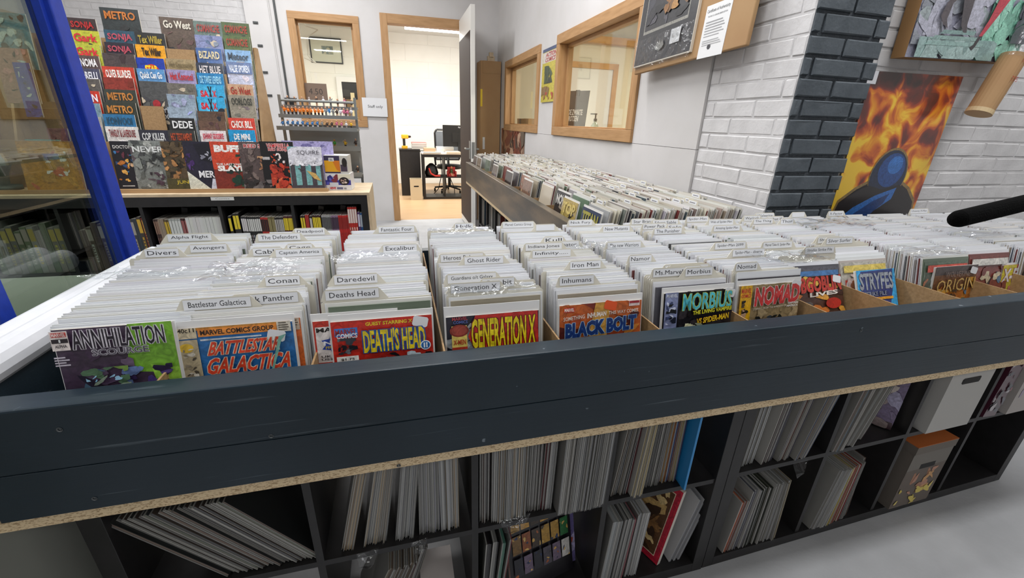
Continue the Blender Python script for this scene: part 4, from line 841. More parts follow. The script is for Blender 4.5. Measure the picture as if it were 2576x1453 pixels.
for n, (i, x, y) in enumerate(ctab):
    k = per.get(i, 0); per[i] = k + 1; u0 = rd.choice((.01, .06, .11)); w, h, tw = .18, .255, .055
    pts = [(0, 0), (w, 0), (w, h), (u0 + tw + .008, h), (u0 + tw, h + .02), (u0, h + .02), (max(0, u0 - .008), h), (0, h)]; nn = len(pts)
    b = MB().add([(a, q, 0) for a, q in pts] + [(a, q, -.0008) for a, q in pts], [tuple(range(nn)), tuple(range(2 * nn - 1, nn - 1, -1))] + [(j, nn + j, nn + (j + 1) % nn, (j + 1) % nn) for j in range(nn)], '#d2ccba')
    o = b.build('index_divider', 'print'); o.matrix_world = poseX(y, x, h)
    tag(o, 'cream index divider, %s from the aisle in the %s wall bin column' % (ORD[k], COLN[i]), 'divider', 'index dividers in the wall bin')
    Art(tw * .9, .014, '#e6e7ea').r(.15, .35, .85, .65, '#8a8a90').build('tab_label', 'print', o, (u0 + tw * .05, h + .002, .0001))
# comics at the aisle end of the wall bin columns, covers showing
CF = [(0, '#2c3a58', 'dark blue', 'TITAN', '#a8a040'), (1, '#b8a05a', 'gold lettered', 'TOP', '#d8c068'), (2, '#26262a', 'black', 'NOVA', '#d8d4cc'), (4, '#8a6a58', 'brown', '', ''), (5, '#b08a7a', 'salmon', '', ''), (6, '#3c3432', 'dark brown', '', ''), (8, '#7a7470', 'grey', '', ''), (9, '#4c4a50', 'slate grey', '', ''), (11, '#8a7a6a', 'tan', '', ''), (12, '#6a5f5c', 'dull brown', '', '')]
for i, c, nm, tx, tc in CF:
    ya = CY0 + .02 + i * cpit; h = .25; w = .17
    b = MB().box(0, 0, -.005, w, h, -.003, '#dedcd8').box(.003, .001, -.0029, w - .003, h - .008, 0, '#c8c4bc')
    o = b.build('bagged_comic', 'bagged'); o.matrix_world = poseX(ya + cpit - .012, CX + .075 + (.05 if i in (2, 5, 9) else 0), h)
    tag(o, '%s bagged comic facing the aisle, first in the %s wall bin column' % (nm, COLN[i]), 'comic', 'cover comics of the wall bin')
    A = Art(w - .006, h - .009, c); A.blobs(9, [jit(c, .5), jit(c, .4), '#a89a8a', '#2a2626'], 0, 0, 1, .8, .2, 60 + i)
    if tx: A.t(tx, .08, .74, .92, .95, tc, .05)
    A.build('printed_cover', 'artbag', o, (.003, .001, .0002))
# shelves below it
u3 = cube_unit('black cube shelf under the wall bin, its books facing the aisle', (CX + .11, CY1 - .06, 0), -math.pi / 2, 4)
for c in range(4):
    for r in (1, 0):
        if c < 3 or r: bundle(u3, c, r, .01, 8, .014, 0, 0, .24 + .02 * (c % 2), MIX + ['#5a7a3a', '#d8d4cc', '#3a4a6a'], 'disc case in the %s %s cell of the shelf under the wall bin' % (ORD[c], ('lower', 'upper')[r]), 'case', y=.02, d=.15, nm='disc_case')

# ================================================================== BOOKCASE ISLAND WITH THE ALBUM RACK
GY = 2.60                      # front plane of the bookcase
gx1 = atY(922, 484, GY).x; gz = atY(922, 484, GY).z; gx0 = gx1 - 2.27
bc = empty('bookcase', (gx1, GY, 0), (0, 0, 0), 'black cubed bookcase with raw wood end, below the album rack', 'bookcase')
def gp(n, mat, x0, y0, z0, x1, y1, z1, bevel=0): return bx(n, mat, x0 - gx1, y0 - GY, z0, x1 - gx1, y1 - GY, z1, bc, bevel=bevel)
GB = GY + .42; sh1 = gz - .405; pit = .361
gp('top_board', 'cream', gx0, GY - .004, gz - .014, gx1 + .016, GB, gz)
gp('top_panel', 'black', gx0, GY, gz - .066, gx1, GB - .002, gz - .014)
gp('end_panel', 'cream', gx1, GY - .002, 0, gx1 + .016, GB, gz - .014)
gp('back_panel', 'black', gx0, GB - .012, .02, gx1, GB - .002, gz - .066)
for i in range(7):
    x = gx1 - .038 - i * pit
    gp('upright', 'black', x - (.0 if i == 0 else .016), GY + .003, .02, x + (.038 if i == 0 else 0), GB - .012, gz - .066)
    for z in (sh1 - .016, sh1 - .38):
        if i: gp('shelf', 'black', x, GY + .004, z, x + pit - .016, GB - .012, z + .016)
p = atY(560, 497, GY)
lb = Art(.11, .018, '#d8d8d4').t('Comics', .2, .3, .8, .75, '#6a6a68', 0); lb.build('shelf_label', 'print', bc, (p.x - .055 - gx1, -.0045, gz - .034), (FACE, 0, 0))
# books: (px from, px to, count, colour, top px y, band colour) read on the bookcase front
BK = [(330, 345, 2, '#2a3238', 550, None, 'dark blue'), (345, 356, 1, '#383028', 545, '#c8a030', 'brown lettered'), (356, 374, 1, '#7a2a20', 547, '#c89040', 'rust red'),
 (386, 398, 3, '#3a2622', 551, '#8a6a58', 'brown-black'), (398, 412, 3, '#8a7a68', 551, None, 'beige'), (412, 424, 3, '#5a4a30', 552, '#c8a838', 'yellow-banded olive'), (424, 455, 8, '#a4a8a4', 550, '#d0d2ce', 'light grey'), (455, 468, 3, '#3a181a', 549, '#9a5a58', 'dark maroon'), (468, 560, 11, '#c6c6c2', 546, None, 'white'),
 (575, 583, 1, '#1a1818', 543, '#d8c030', 'black yellow-topped'), (588, 604, 2, '#1c1a1a', 536, '#d8c030', 'tall black yellow-topped'), (607, 622, 3, '#2c2a2c', 544, '#c8c4c4', 'charcoal'), (622, 656, 7, '#181618', 545, '#c8c8c4', 'black white-lettered'), (656, 675, 4, '#a82a24', 546, '#1c1818', 'red black-topped'), (675, 692, 4, '#6e6440', 545, '#8a8058', 'olive'), (692, 714, 5, '#1c1818', 546, '#a8a4a0', 'black'), (714, 744, 8, '#46161e', 543, '#d8c030', 'maroon yellow-topped'),
 (757, 768, 2, '#2a1c1c', 542, '#d8c030', 'brown yellow-topped'), (769, 778, 2, '#a03028', 540, None, 'brick red'), (780, 786, 2, '#28201e', 543, '#c8c0b8', 'dark brown'), (787, 808, 5, '#3a1c1c', 541, '#d8c030', 'dark red yellow-topped'), (810, 834, 6, '#9a9a98', 541, '#4a4a4a', 'pale grey'), (834, 852, 5, '#8a7088', 541, '#3a2a3a', 'mauve'), (852, 877, 6, '#b82420', 541, '#8a2420', 'bright red'), (877, 900, 4, '#b0281f', 520, '#d8c8c0', 'tall red'), (901, 907, 1, '#4a3060', 533, '#c8c0d0', 'purple'), (907, 917, 2, '#2a5a94', 535, '#c8d0d8', 'blue')]
def spine_book(name, x, t, h, d, c, band, mt, label, cat='book', group=None, txt=None, tc='#e8e0d0'):
    b = MB().box(0, 0, 0, t, d, h, c); b.box(t * .12, .004, h - .0002, t * .88, d + .0, h + .0004, '#cfcac0')
    o = b.build(name, 'print'); o.matrix_world = mt; tag(o, label, cat, group)
    A = Art(t, h)
    if band: A.r(.08, .70, .92, .96, band)
    A.r(.3, .2, .7, .62, jit(band or c, .35)); A.lines(6, .34, .24, .66, .6, c, .5)
    if txt:
        A2 = Art(h * .8, t * .7).t(txt, 0, 0, 1, 1, tc, .03)
        A2.build('spine_lettering', 'print', o, (t * .15, -.001, h * .95), (FACE, R(90), 0))
    A.build('printed_spine', 'print', o, (0, -.0003, 0), (FACE, 0, 0)); return o
for gi, (a, b_, n, c, ty, band, nm) in enumerate(BK):
    xa, xb_ = atY(a, 560, GY + .02).x, atY(b_, 560, GY + .02).x; h = atY((a + b_) / 2, ty, GY + .02).z - sh1 - .002
    t = (xb_ - xa) / n
    for i in range(n):
        spine_book('paperback', 0, t * .95, h * random.uniform(.992, 1), .17, jit(c, .06), band, Matrix.Translation((xa + i * t, GY + .018 + random.uniform(0, .006), sh1 + .001)),
            nm + ' paperback spine, ' + (ORD[i] + ' of its run of %d, in the bookcase' % n if n > 1 else 'standing alone of its kind in the bookcase'), group='paperbacks in the bookcase', txt='GOODMAN BEAVER' if nm == 'rust red' else None, tc='#d8b040')
# books further back in the top cells, lying on the row behind
rd = random.Random(5)
for i in range(8):
    x = gx1 - .038 - (i // 2 + 1) * pit + (.03 if i % 2 else .17); z = sh1 + .008
    o = MB().box(0, 0, 0, .03, .17, .29, jit(rd.choice(['#b8b8b4', '#8a8a88', '#c8c4bc', '#6a6864', '#a8a49c']), .1)).build('paperback', 'bagged', None, (x, GB - .19, z), (0, R(rd.uniform(9, 13)), 0))
    tag(o, 'pale sleeved paperback leaning in the back row of bookcase, %s from the wood end' % ORD[i], 'book', 'back row paperbacks')
# more of the case, seen through the glass: dim spines in the cells on the far left
for ci, (xs, n, pal) in enumerate(((-1.62, 9, ['#3a3230', '#4a3c34', '#2a2a2c', '#5a4a40']), (-2.0, 11, ['#6a6a64', '#8a8a84', '#5a6a50', '#7a746a']), (-2.36, 9, ['#5a4a40', '#3a3a3c', '#7a6a58']))):
    for i in range(n):
        c = rd.choice(pal)
        spine_book('paperback', 0, .026, rd.uniform(.22, .27), .17, jit(c, .1), rd.choice((None, '#9a9488', '#a89a50')), Matrix.Translation((xs + i * .028, GY + .02, sh1 + .001)), 'dim paperback seen through the glass case, %s in the %s cell behind it' % (ORD[i], ORD[ci]), group='paperbacks behind the glass case')

# ---- tray with a row of upright paperbacks
TY = GY + .05
ty0 = gz
tr = empty('display_tray', (gx1, TY, gz), (0, 0, 0), 'plywood tray on the bookcase holding a row of front-facing paperbacks', 'tray')
txr = atY(825, 480, TY).x
def tp(n, mat, x0, y0, z0, x1, y1, z1): return bx(n, mat, x0 - gx1, y0, z0, x1 - gx1, y1, z1, tr)
tp('tray_base', 'ply', gx0 + .02, 0, .001, txr, .16, .012)
tp('tray_lip', 'ply', gx0 + .02, -.006, .001, txr, 0, .02)
tp('tray_back', 'ply', gx0 + .02, .15, .012, txr, .16, .245)
def face_on(name, label, x, y, z, w, h, t, bg, art, lean=R(8), cat='book', group=None, edge='#d8d2c6', mat='print', rz=0.0, roll=0.0):
    o = slab(w, h, t, edge).build(name, mat); o.matrix_world = Matrix.Translation((x, y, z)) @ Matrix.Rotation(rz, 4, 'Z') @ Matrix.Rotation(FACE - lean, 4, 'X') @ Matrix.Rotation(roll, 4, 'Z')
    tag(o, label, cat, group); A = Art(w, h, bg); art(A); A.build('printed_cover', 'artbag' if mat == 'bagged' else 'art', o); return o
def d0(A): A.t('DOCTOR', .12, .85, .98, .92, '#d8d4d0', .02); A.blobs(14, ['#c8782c', '#2a4a78', '#e0a850', '#181420', '#3a7ab0', '#6a2c3c', '#d8b088'], .1, .15, 1, .8, .22, 71); A.r(.2, .05, .8, .07, '#c8c4c0')
def d1(A): A.blobs(30, ['#8a8e88', '#6a6e6a', '#a8aaa4', '#4a4c4c', '#5a5c58', '#9a9c98', '#584a50'], 0, 0, 1, 1, .22, 72); A.t('NEVER', .08, .76, .98, .88, '#d8dad8', .03); A.blobs(6, ['#2a2c2c', '#3a3c3a'], .5, .45, .95, .8, .16, 73); A.blobs(6, ['#4a3440', '#2c2428'], .45, .05, .85, .35, .16, 74)
def d2(A): A.blobs(30, ['#5a4a34', '#7a5a38', '#3a2e20', '#a87848', '#4a4430', '#c08a54', '#2a2418'], 0, .1, 1, 1, .2, 75); A.r(0, 0, 1, .22, '#4a4424'); A.t('JUNGLE', .28, .09, 1.0, .18, '#c8b034', .02)
def d3(A): A.p(((0, .0), (.0, .38), (.6, 0)), '#d8d8c8'); A.p(((.3, .95), (.9, 1), (1, .7), (.75, .55), (.45, .62)), '#15131c'); A.blobs(5, ['#4a2a6a', '#3a2458', '#5a3a80'], 0, .4, .25, .75, .14, 76); A.blobs(4, ['#8a8a98', '#a8a8b4', '#70707e'], .45, .6, .8, .8, .12, 77); A.p(((.62, .0), (.7, .22), (.9, .22), (.98, 0)), '#c8ccdc'); A.t('MERCY', .33, .24, 1.1, .39, '#e8e8ec', .03)
def d4(A): A.r(0, .0, 1, 1, '#c84428'); A.r(0, 0, 1, .42, '#7a2c20'); A.t('BUFFY', .1, .78, 1.12, .93, '#f0ece8', .06); A.blobs(9, ['#1c4a30', '#16382a', '#2a5a3a', '#24302a'], .35, .05, .85, .75, .22, 78); A.t('THE LAST VAMPIRE', .1, .505, 1.0, .55, '#e8e0dc', .03); A.t('SLAYER', .12, .38, 1.12, .5, '#f4f0ec', .06)
def d5(A): A.blobs(24, ['#6a5854', '#4a3e3c', '#5a4a48', '#7a6a64', '#3a302e'], 0, 0, 1, 1, .2, 79); A.t('RED SONJA', .15, .85, 1.15, .95, '#b03030', .03, '#e8e0dc', o=.01); A.blobs(7, ['#c89a70', '#a87a54', '#8a5a40'], .5, .3, .85, .7, .1, 80); A.blobs(8, ['#4a4444', '#2c2828', '#6a6464'], 0, 0, 1, .2, .2, 81)
def d6(A): A.t('VAMPIRELLA', .2, .87, .88, .96, '#c82c30', .02, '#e8d8d4', o=.006); A.t('RED SONJA', .24, .79, .86, .86, '#c82c30', .02, '#e8d8d4', o=.006); A.r(.04, .62, .25, .68, '#b8b4b4'); A.blobs(18, ['#b83a24', '#c8502c', '#8a2418', '#d86a40', '#a83020'], .22, .0, .85, .55, .22, 82); A.blobs(5, ['#e8dcd8', '#d8c8c8'], .4, .55, .7, .76, .1, 83); A.blobs(4, ['#c84a28', '#a83420'], .3, .45, .45, .75, .12, 84)
def d7(A):
    A.r(0, 0, 1, .58, '#7ab0b0'); A.p(((0, .9), (.12, .98), (.3, 1), (0, 1)), '#8ac0c4')
    for x in (.02, .33, .64, .92): A.r(x, .05, x + .14, .62 if x else .55, '#4a4248')
    A.r(0, 0, 1, .09, '#4a4248'); A.blobs(14, ['#e0dee4', '#d0ced8', '#eceaf0'], .0, .55, 1, .75, .16, 85); A.t('SQUIRE', .27, .80, .93, .91, '#4a4650', -.005); A.p(((.5, .44), (.75, .38), (.92, .18), (.7, .25)), '#c8a460'); A.blobs(3, ['#4a4248'], .25, .38, .45, .5, .07, 86)
def d8(A): A.r(0, 0, 1, 1, '#a8a0cc'); A.blobs(4, ['#8a84b4', '#706a9c'], .3, .8, .9, .98, .12, 87)
ROW = [(110, 300, 90, '#12101a', d0, 'black paperback with a small blue figure, mostly behind the blue post', 4), (283, 600, 82, '#7e827e', d1, 'grey-green misty paperback in the front-facing row', 3), (570, 880, 92, '#5a4a34', d2, 'brown paperback with yellow lower lettering in the row', 5), (768, 1085, 92, '#232030', d3, 'black and purple paperback with white serif lettering low down', 3.4), (1015, 1335, 93, '#c84428', d4, 'red paperback with bold white lettering in the front-facing row', 4.5), (1275, 1590, 95, '#584a48', d5, 'grey-brown paperback with red title in the front-facing row', 4), (1466, 1770, 92, '#100e10', d6, 'black paperback with red title and orange artwork in the row', 4.6), (1720, 2025, 138, '#dcdae2', d7, 'white and teal paperback with dark pillars, last in the row', 3)]
for i, (a, b_, ty, bg, art, lab, off) in enumerate(ROW):
    yy = TY + .012 + .0075 * (8 - i); k = 3.578
    A_ = atY(240 + a / k, 330 + ty / k, yy + .02); B_ = atY(240 + b_ / k, 330 + ty / k, yy + .02); z = gz + .013; h = (A_.z - z) / math.cos(R(8))
    face_on('paperback', lab, A_.x, yy, z, B_.x - A_.x, h, .0055, bg, art, R(7), 'book', 'front-facing paperbacks on the tray')
A_ = atY(240 + 1665 / 3.578, 330 + 85 / 3.578, TY + .09)
face_on('paperback', 'lilac paperback standing behind the white and teal one', A_.x, TY + .076, gz + .013, .27, (A_.z - gz - .013) / math.cos(R(7)), .005, '#a8a0cc', d8, R(7))
# ---- two toy boxes on the bookcase top
def toy_box(px0, px1, pyb, pyt, Y, lab, top, bodyc, art, z=None):
    a, b_ = atY(px0, pyb, Y), atY(px1, pyb, Y); z = gz + .001 if z is None else z; h = atY(px0, pyt, Y).z - z; w = b_.x - a.x
    e = empty('toy_box', (a.x, Y, z), (0, 0, R(-4)), lab, 'box')
    MB().box(0, 0, 0, w, .12, h, bodyc).build('carton', 'print', e)
    A = Art(w, h, bodyc); art(A); A.build('printed_front', 'print', e, (0, -.0002, 0), (FACE, 0, 0))
    MB().box(.0, .002, h, w, .118, h + .0015, '#e4e2de').build('carton_flap', 'print', e)
    return z + h
def q1(A): A.r(0, 0, 1, .62, '#3a3a9a').blobs(5, ['#2a2c78', '#5a5ac0', '#7a2c3a'], .02, .3, .5, .98, .2, 91); A.r(0, .0, 1, .32, '#d8d8dc'); A.r(.5, .72, 1, 1, '#e0dcc8'); A.e(.73, .56, .2, .25, '#20181c'); A.blobs(5, ['#d8c8c0', '#3a2c2c', '#a88a80'], .6, .42, .86, .7, .08, 92); A.r(.15, .22, .5, .48, '#c8ccd8'); A.t('NEWS', .14, .05, .38, .2, '#c02840', .04); A.r(.7, .06, .8, .16, '#8a8a90'); A.r(.42, .06, .66, .18, '#5a5a80')
def q2(A): A.r(0, 0, 1, 1, '#3c3450'); A.r(0, .08, .65, .72, '#e8a81c'); A.p(((.35, .72), (.65, .72), (.65, .08), (.5, .2)), '#d87a20'); A.r(.2, .68, .42, .88, '#e4e4e4'); A.lines(4, .24, .71, .38, .84, '#4a4a4a'); A.r(.66, 0, 1, 1, '#c8c4bc'); A.r(.68, .1, .96, .5, '#4a3c4c'); A.e(.86, .62, .11, .26, '#2a2420')
zt = toy_box(823, 886, 482, 437, GY + .10, 'white and blue toy box, lower of two stacked on the bookcase', None, '#dcdce0', q1)
toy_box(819, 878, 436, 391, GY + .11, 'yellow and violet toy box stacked on the white and blue one', None, '#d4d0c8', q2, zt + .003)

# ---- stepped album rack behind the tray
RYb = TY + .17                  # rack foot
def rackY(z): return RYb + .02 + max(0, z - (gz + .22)) * .34
rk = empty('album_rack', (gx1, RYb, gz), (0, 0, 0), 'stepped plywood rack of European comic albums standing on the bookcase', 'rack')
rxr = atY(650, 345, rackY(1.19)).x; rzt = 1.68
rxl = -2.06
zs = [gz + .02 + i * .085 for i in range(9)]
prof = [(RYb, gz), (RYb + .41, gz), (rackY(rzt) + .10, rzt), (rackY(rzt) + .06, rzt)]
def side(name, x):
    v = [(x - gx1, y - RYb, z - gz) for y, z in prof] + [(x + .012 - gx1, y - RYb, z - gz) for y, z in prof]
    MB().add(v, [(0, 1, 2, 3), (7, 6, 5, 4), (0, 4, 5, 1), (1, 5, 6, 2), (2, 6, 7, 3), (3, 7, 4, 0)]).build(name, 'ply', rk)
for x in (rxr, rxr - 1.16, rxl): side('side_panel', x)
# back board following the slope
ya, yb_ = rackY(gz + .1) + .125, rackY(rzt) + .07
v = [(rxl - gx1, ya - RYb, .0), (rxr - gx1, ya - RYb, .0), (rxr - gx1, yb_ - RYb, rzt - gz), (rxl - gx1, yb_ - RYb, rzt - gz)]
MB().add(v + [(x, y + .006, z) for x, y, z in v], [(0, 1, 2, 3), (7, 6, 5, 4), (0, 4, 5, 1), (1, 5, 6, 2), (2, 6, 7, 3), (3, 7, 4, 0)]).build('back_board', 'hard', rk)
K = 2.906
ALB = [ # column, x0, y0, x1 (zoomed pixels), ground, title, title colour, visible look
 (0, 485, 125, 690, '#3a2c2c', 'SONJA', '#b02828', 'dark'), (0, 505, 215, 715, '#b8b838', 'Gark', '#d02838', 'lime'), (0, 525, 318, 725, '#b4b83c', 'Gark', '#d02838', 'lime'), (0, 530, 400, 715, '#5c4a48', 'YNOMA', '#f0ecec', 'brown'), (0, 530, 495, 720, '#4a4a60', 'MORELLI', '#e8e8f0', 'slate'), (0, 535, 570, 720, '#5a5450', '', '', 'grey'), (0, 540, 660, 720, '#c83420', 'STAN', '#e8e8f0', 'red'), (0, 545, 750, 722, '#7a98a8', '', '', 'pale blue'), (0, 560, 850, 730, '#a8a49c', '', '', 'pale grey'),
 (1, 722, 50, 1000, '#2c3232', 'METRO', '#c0702c', 'black orange-lettered'), (1, 755, 215, 975, '#2a4c5e', 'SONJA', '#b84a5a', 'teal'), (1, 760, 305, 968, '#2a2430', 'SONJA', '#b84a5a', 'plum'), (1, 745, 385, 975, '#4c4040', '', '', 'brown grey'), (1, 740, 482, 972, '#c8402c', 'OLIVER BLUNDER', '#f4f0e8', 'red white-lettered'), (1, 748, 562, 968, '#8a3024', '', '', 'rusty red'), (1, 752, 650, 985, '#3a3e36', 'METRO', '#c07c38', 'dark green orange-lettered'), (1, 752, 745, 985, '#34382f', 'METRO', '#c8843a', 'dark olive orange-lettered'), (1, 747, 832, 978, '#2c74a4', 'KONVOOI', '#284a60', 'sea blue'), (1, 765, 922, 1003, '#e6e2de', 'TANGUY & LAVERDURE', '#802428', 'white'),
 (2, 980, 232, 1195, '#262626', 'Tex Willer', '#b09838', 'black gold-lettered'), (2, 985, 322, 1197, '#e8a018', 'Tex Willer', '#181010', 'yellow'), (2, 990, 418, 1192, '#1838a0', 'STAR BARZ', '#f0d020', 'royal blue'), (2, 995, 498, 1195, '#5c92c4', 'Quick Can Go', '#f0f0f0', 'sky blue'), (2, 1010, 590, 1217, '#505050', "CHARLEY'S", '#e8e8e8', 'charcoal'), (2, 1010, 947, 1222, '#2c2c3a', 'COP KILLER', '#e0e0e0', 'navy'),
 (3, 1158, 120, 1405, '#5c4c40', 'Go West', '#d8d0c0', 'brown'), (3, 1205, 425, 1420, '#a08c68', 'Het Kanonschip', '#7a6a4a', 'tan'), (3, 1215, 505, 1420, '#9c92ba', 'Het Konvooi', '#c03030', 'lilac'), (3, 1215, 605, 1420, '#706a62', '', '', 'grey brown'), (3, 1215, 685, 1420, '#90a0b0', '', '', 'misty blue'), (3, 1220, 782, 1420, '#98a8b8', '', '', 'pale steel blue'), (3, 1235, 860, 1417, '#262626', 'DEDE', '#e8e8e8', 'black white-lettered'), (3, 1222, 950, 1417, '#3a3a38', 'HET TESTAMENT', '#b85030', 'charcoal red-lettered'),
 (4, 1408, 150, 1612, '#64766e', 'COMANCHE', '#a84038', 'grey-green'), (4, 1420, 252, 1617, '#8088b0', '', '', 'periwinkle'), (4, 1428, 347, 1614, '#4868a0', 'BIZARD', '#d8c8a0', 'denim blue'), (4, 1432, 455, 1622, '#303848', 'HET BLUE', '#d8d0d0', 'midnight'), (4, 1435, 530, 1627, '#2080b8', 'DE TWEE LEVENS', '#a0d8f0', 'azure'), (4, 1430, 615, 1632, '#38a8d8', 'SAXX', '#d03038', 'cyan upper'), (4, 1435, 705, 1637, '#38a8d8', 'SAXX', '#d03038', 'cyan lower'), (4, 1440, 810, 1640, '#604a3a', '', '', 'umber'), (4, 1447, 882, 1645, '#6c5242', '', '', 'chestnut'), (4, 1457, 952, 1647, '#e6dfe0', 'JOHNNY GOODBYE', '#d02040', 'white red-lettered'),
 (5, 1612, 158, 1815, '#506038', 'COMANCHE', '#a84030', 'mossy'), (5, 1628, 255, 1820, '#586a3c', 'COMANCHE', '#a84030', 'moss green'), (5, 1640, 360, 1827, '#88b0d8', 'Meteor', '#304050', 'light blue'), (5, 1650, 450, 1832, '#c4c6da', 'VALSE SPOREN', '#e4e8f4', 'icy'), (5, 1660, 612, 1842, '#c8a080', 'Go West', '#a03020', 'peach'), (5, 1665, 692, 1852, '#989080', 'OORLOGS', '#404038', 'stone grey'), (5, 1665, 860, 1857, '#d84838', 'CHICK BILL', '#f8f0e8', 'coral red'), (5, 1665, 947, 1860, '#2098d0', 'DE MINI VROUWTJES', '#f4f4f4', 'bright blue')]
rowc = {}
for ci, x0, y0, x1, bg, tt, tc, look in ALB:
    n = rowc.get(ci, 0); rowc[ci] = n + 1
    z = 1.4
    for _ in range(8): z = atY(x0 / K, y0 / K, rackY(z)).z
    Y = rackY(z); a, b_ = atY(x0 / K, y0 / K, Y), atY(x1 / K, y0 / K, Y); w = b_.x - a.x; h = min(.30, (z - gz - .004) / math.cos(R(7)))
    def art(A, tt=tt, tc=tc, bg=bg, seed=int(x0 + y0)):
        A.blobs(12, [jit(bg, .45), jit(bg, .3), jit(bg, .6), '#c8b8a0' if seed % 3 else '#2a2a30', jit(bg, .5)], 0, 0, 1, .80 if tt else 1, .22, seed)
        if bg == '#c4c6da': A.r(0, .80, 1, 1, '#5870a0')
        if tt == 'STAR BARZ': A.e(.52, .74, .3, .16, '#c83028'); A.t('STAR', .28, .76, .74, .88, tc, .05); A.t('BARZ', .30, .62, .76, .74, tc, .05)
        elif tt == 'DE MINI VROUWTJES': A.t('DE MINI', .2, .82, .8, .93, tc, .04); A.t('VROUWTJES', .1, .70, .9, .80, tc, .04)
        elif tt == "CHARLEY'S": A.e(.5, .62, .14, .07, '#a82830'); A.t("CHARLEY'S", .1, .47, .9, .55, tc, .02); A.t('OORLOG', .1, .36, .9, .45, tc, .02)
        elif tt == 'Tex Willer' and bg[1] == 'e': A.t(tt, .2, .82, .85, .95, tc, .04); A.e(.5, .68, .18, .1, '#d83a28'); A.e(.5, .62, .15, .06, '#e8e4dc')
        elif tt == 'SAXX': A.r(.05, .55, .7, .96, '#48b4e0'); A.t('SA', .12, .78, .42, .90, tc, .06); A.t('X', .40, .72, .56, .97, '#18181c', .05); A.t('X', .55, .78, .70, .90, tc, .06); A.e(.85, .72, .16, .09, '#1c2430')
        elif tt: A.t(tt, .1, .82, .9, .95, tc, .03)
    lab = '%s comic album, %s down in the %s rack column from the post' % (look, ORD[n], ORD[ci])
    face_on('comic_album', lab, a.x, Y - h * math.sin(R(7)), z - h * math.cos(R(7)), w, h, .007, bg, art, R(7), 'comic album', 'albums on the stepped rack', mat='bagged')
    bx('ledge', 'ply', a.x - gx1 - .002, Y - h * math.sin(R(7)) - RYb - .008, z - h * math.cos(R(7)) - gz - .006, b_.x - gx1 + .002, Y - h * math.sin(R(7)) - RYb + .012, z - h * math.cos(R(7)) - gz - .001, rk)
# empty pockets
for x0, y0, x1, y1 in ((1015, 770, 1228, 945), (1212, 352, 1432, 425), (1640, 540, 1668, 612), (1640, 790, 1668, 860)):
    z = 1.4
    for _ in range(8): z = atY(x0 / K, y0 / K, rackY(z)).z
    Y = rackY(z) + .003; a, b_ = atY(x0 / K, y0 / K, Y), atY(x1 / K, y1 / K, Y); h = z - b_.z + .06
    o = bx('pocket_board', 'hard', a.x - gx1, 0, 0, b_.x - gx1, .004, h, rk); o.location = (o.location.x, Y - RYb - .012, z - h - gz); o.rotation_euler = (R(-7), 0, 0)

# ================================================================== GLASS CASE WITH BLUE POSTS
GX = -0.70
gc = empty('glass_case', (GX, 1.25, 0), (0, 0, 0), 'blue-framed glass display case at the end of the long bin', 'display case')
p1 = atX(311, 500, GX); p2 = atX(45, 795, GX)
def post(y0, y1, x0=GX - .042, x1=GX): return bx('post', 'blue', x0 - GX, y0 - 1.25, .9, x1 - GX, y1 - 1.25, 2.2, gc, bevel=.003)
yA = p1.y
post(yA - .044, yA); bx('post_bead', 'blue', -.036, yA - .056 - 1.25, .9, -.012, yA - .044 - 1.25, 2.2, gc)
yN = p2.y; post(yN - .034, yN)
bx('pane', 'caseglass', -.03, yN - 1.25, .905, -.026, yA - .057 - 1.25, 2.15, gc)
bx('top_rail', 'blue', -.042, yN - 1.25, 2.16, 0, yA - .044 - 1.25, 2.2, gc)
bx('back_rail', 'blue', -.90, yA - .06 - 1.25, .9, -.86, yA - 1.25, 2.2, gc)
bx('base_cabinet', 'greybase', -.90, .30 - 1.25, 0, -.002, yA - 1.25, .90, gc)
for z in (1.212,): bx('glass_shelf', 'shelfglass', -.86, yN - 1.25, z, -.034, yA - .06 - 1.25, z + .007, gc)
# ---- things seen through the case
face_on('comic_album', 'orange comic album seen through the glass, standing on the bookcase tray', atY(84, 480, TY + .05).x, TY + .02, gz + .014, .24, .235, .006, '#b8842c', lambda A: (A.blobs(8, ['#c8943c', '#a87428', '#c06a44', '#b88a40'], 0, 0, 1, 1, .25, 103), A.blobs(6, ['#d8d4c8', '#e0dcd0'], .4, .3, .8, .85, .10, 104)), R(8), 'comic album')
face_on('comic_album', 'dull red comic album beside the orange one behind glass', atY(168, 480, TY + .05).x, TY + .035, gz + .014, .2, .235, .006, '#6a4a44', lambda A: A.blobs(12, ['#7a5450', '#5a3c3a', '#8a9aa0', '#4a3030'], 0, 0, 1, 1, .25, 105), R(8), 'comic album')
# albums on the rack beyond the case
for i, (px0, py0, px1, py1, c, nm) in enumerate(((62, 350, 150, 380, '#5aa098', 'teal and red'), (116, 322, 168, 380, '#8a5a58', 'white-striped red'), (-30, 28, 60, 118, '#5a8088', 'teal painted'), (-20, 118, 66, 158, '#9a7468', 'dusty pink'), (30, 156, 72, 190, '#3a4a98', 'violet blue'))):
    z = 1.4
    for _ in range(8): z = atY(px0, py0, rackY(z)).z
    Y = rackY(z); a, b_ = atY(px0, py0, Y), atY(px1, py0, Y); h = .26 if py0 < 200 else .22
    face_on('comic_album', nm + ' comic album on the rack, seen through the glass case', a.x, Y - h * math.sin(R(7)), z - h * math.cos(R(7)), b_.x - a.x, h, .007, c, lambda A, c=c, i=i: A.blobs(14, [jit(c, .5), jit(c, .3), '#2a3438', '#a8b8b0', jit(c, .4)], 0, 0, 1, 1, .25, 110 + i), R(7), 'comic album', 'albums on the stepped rack')
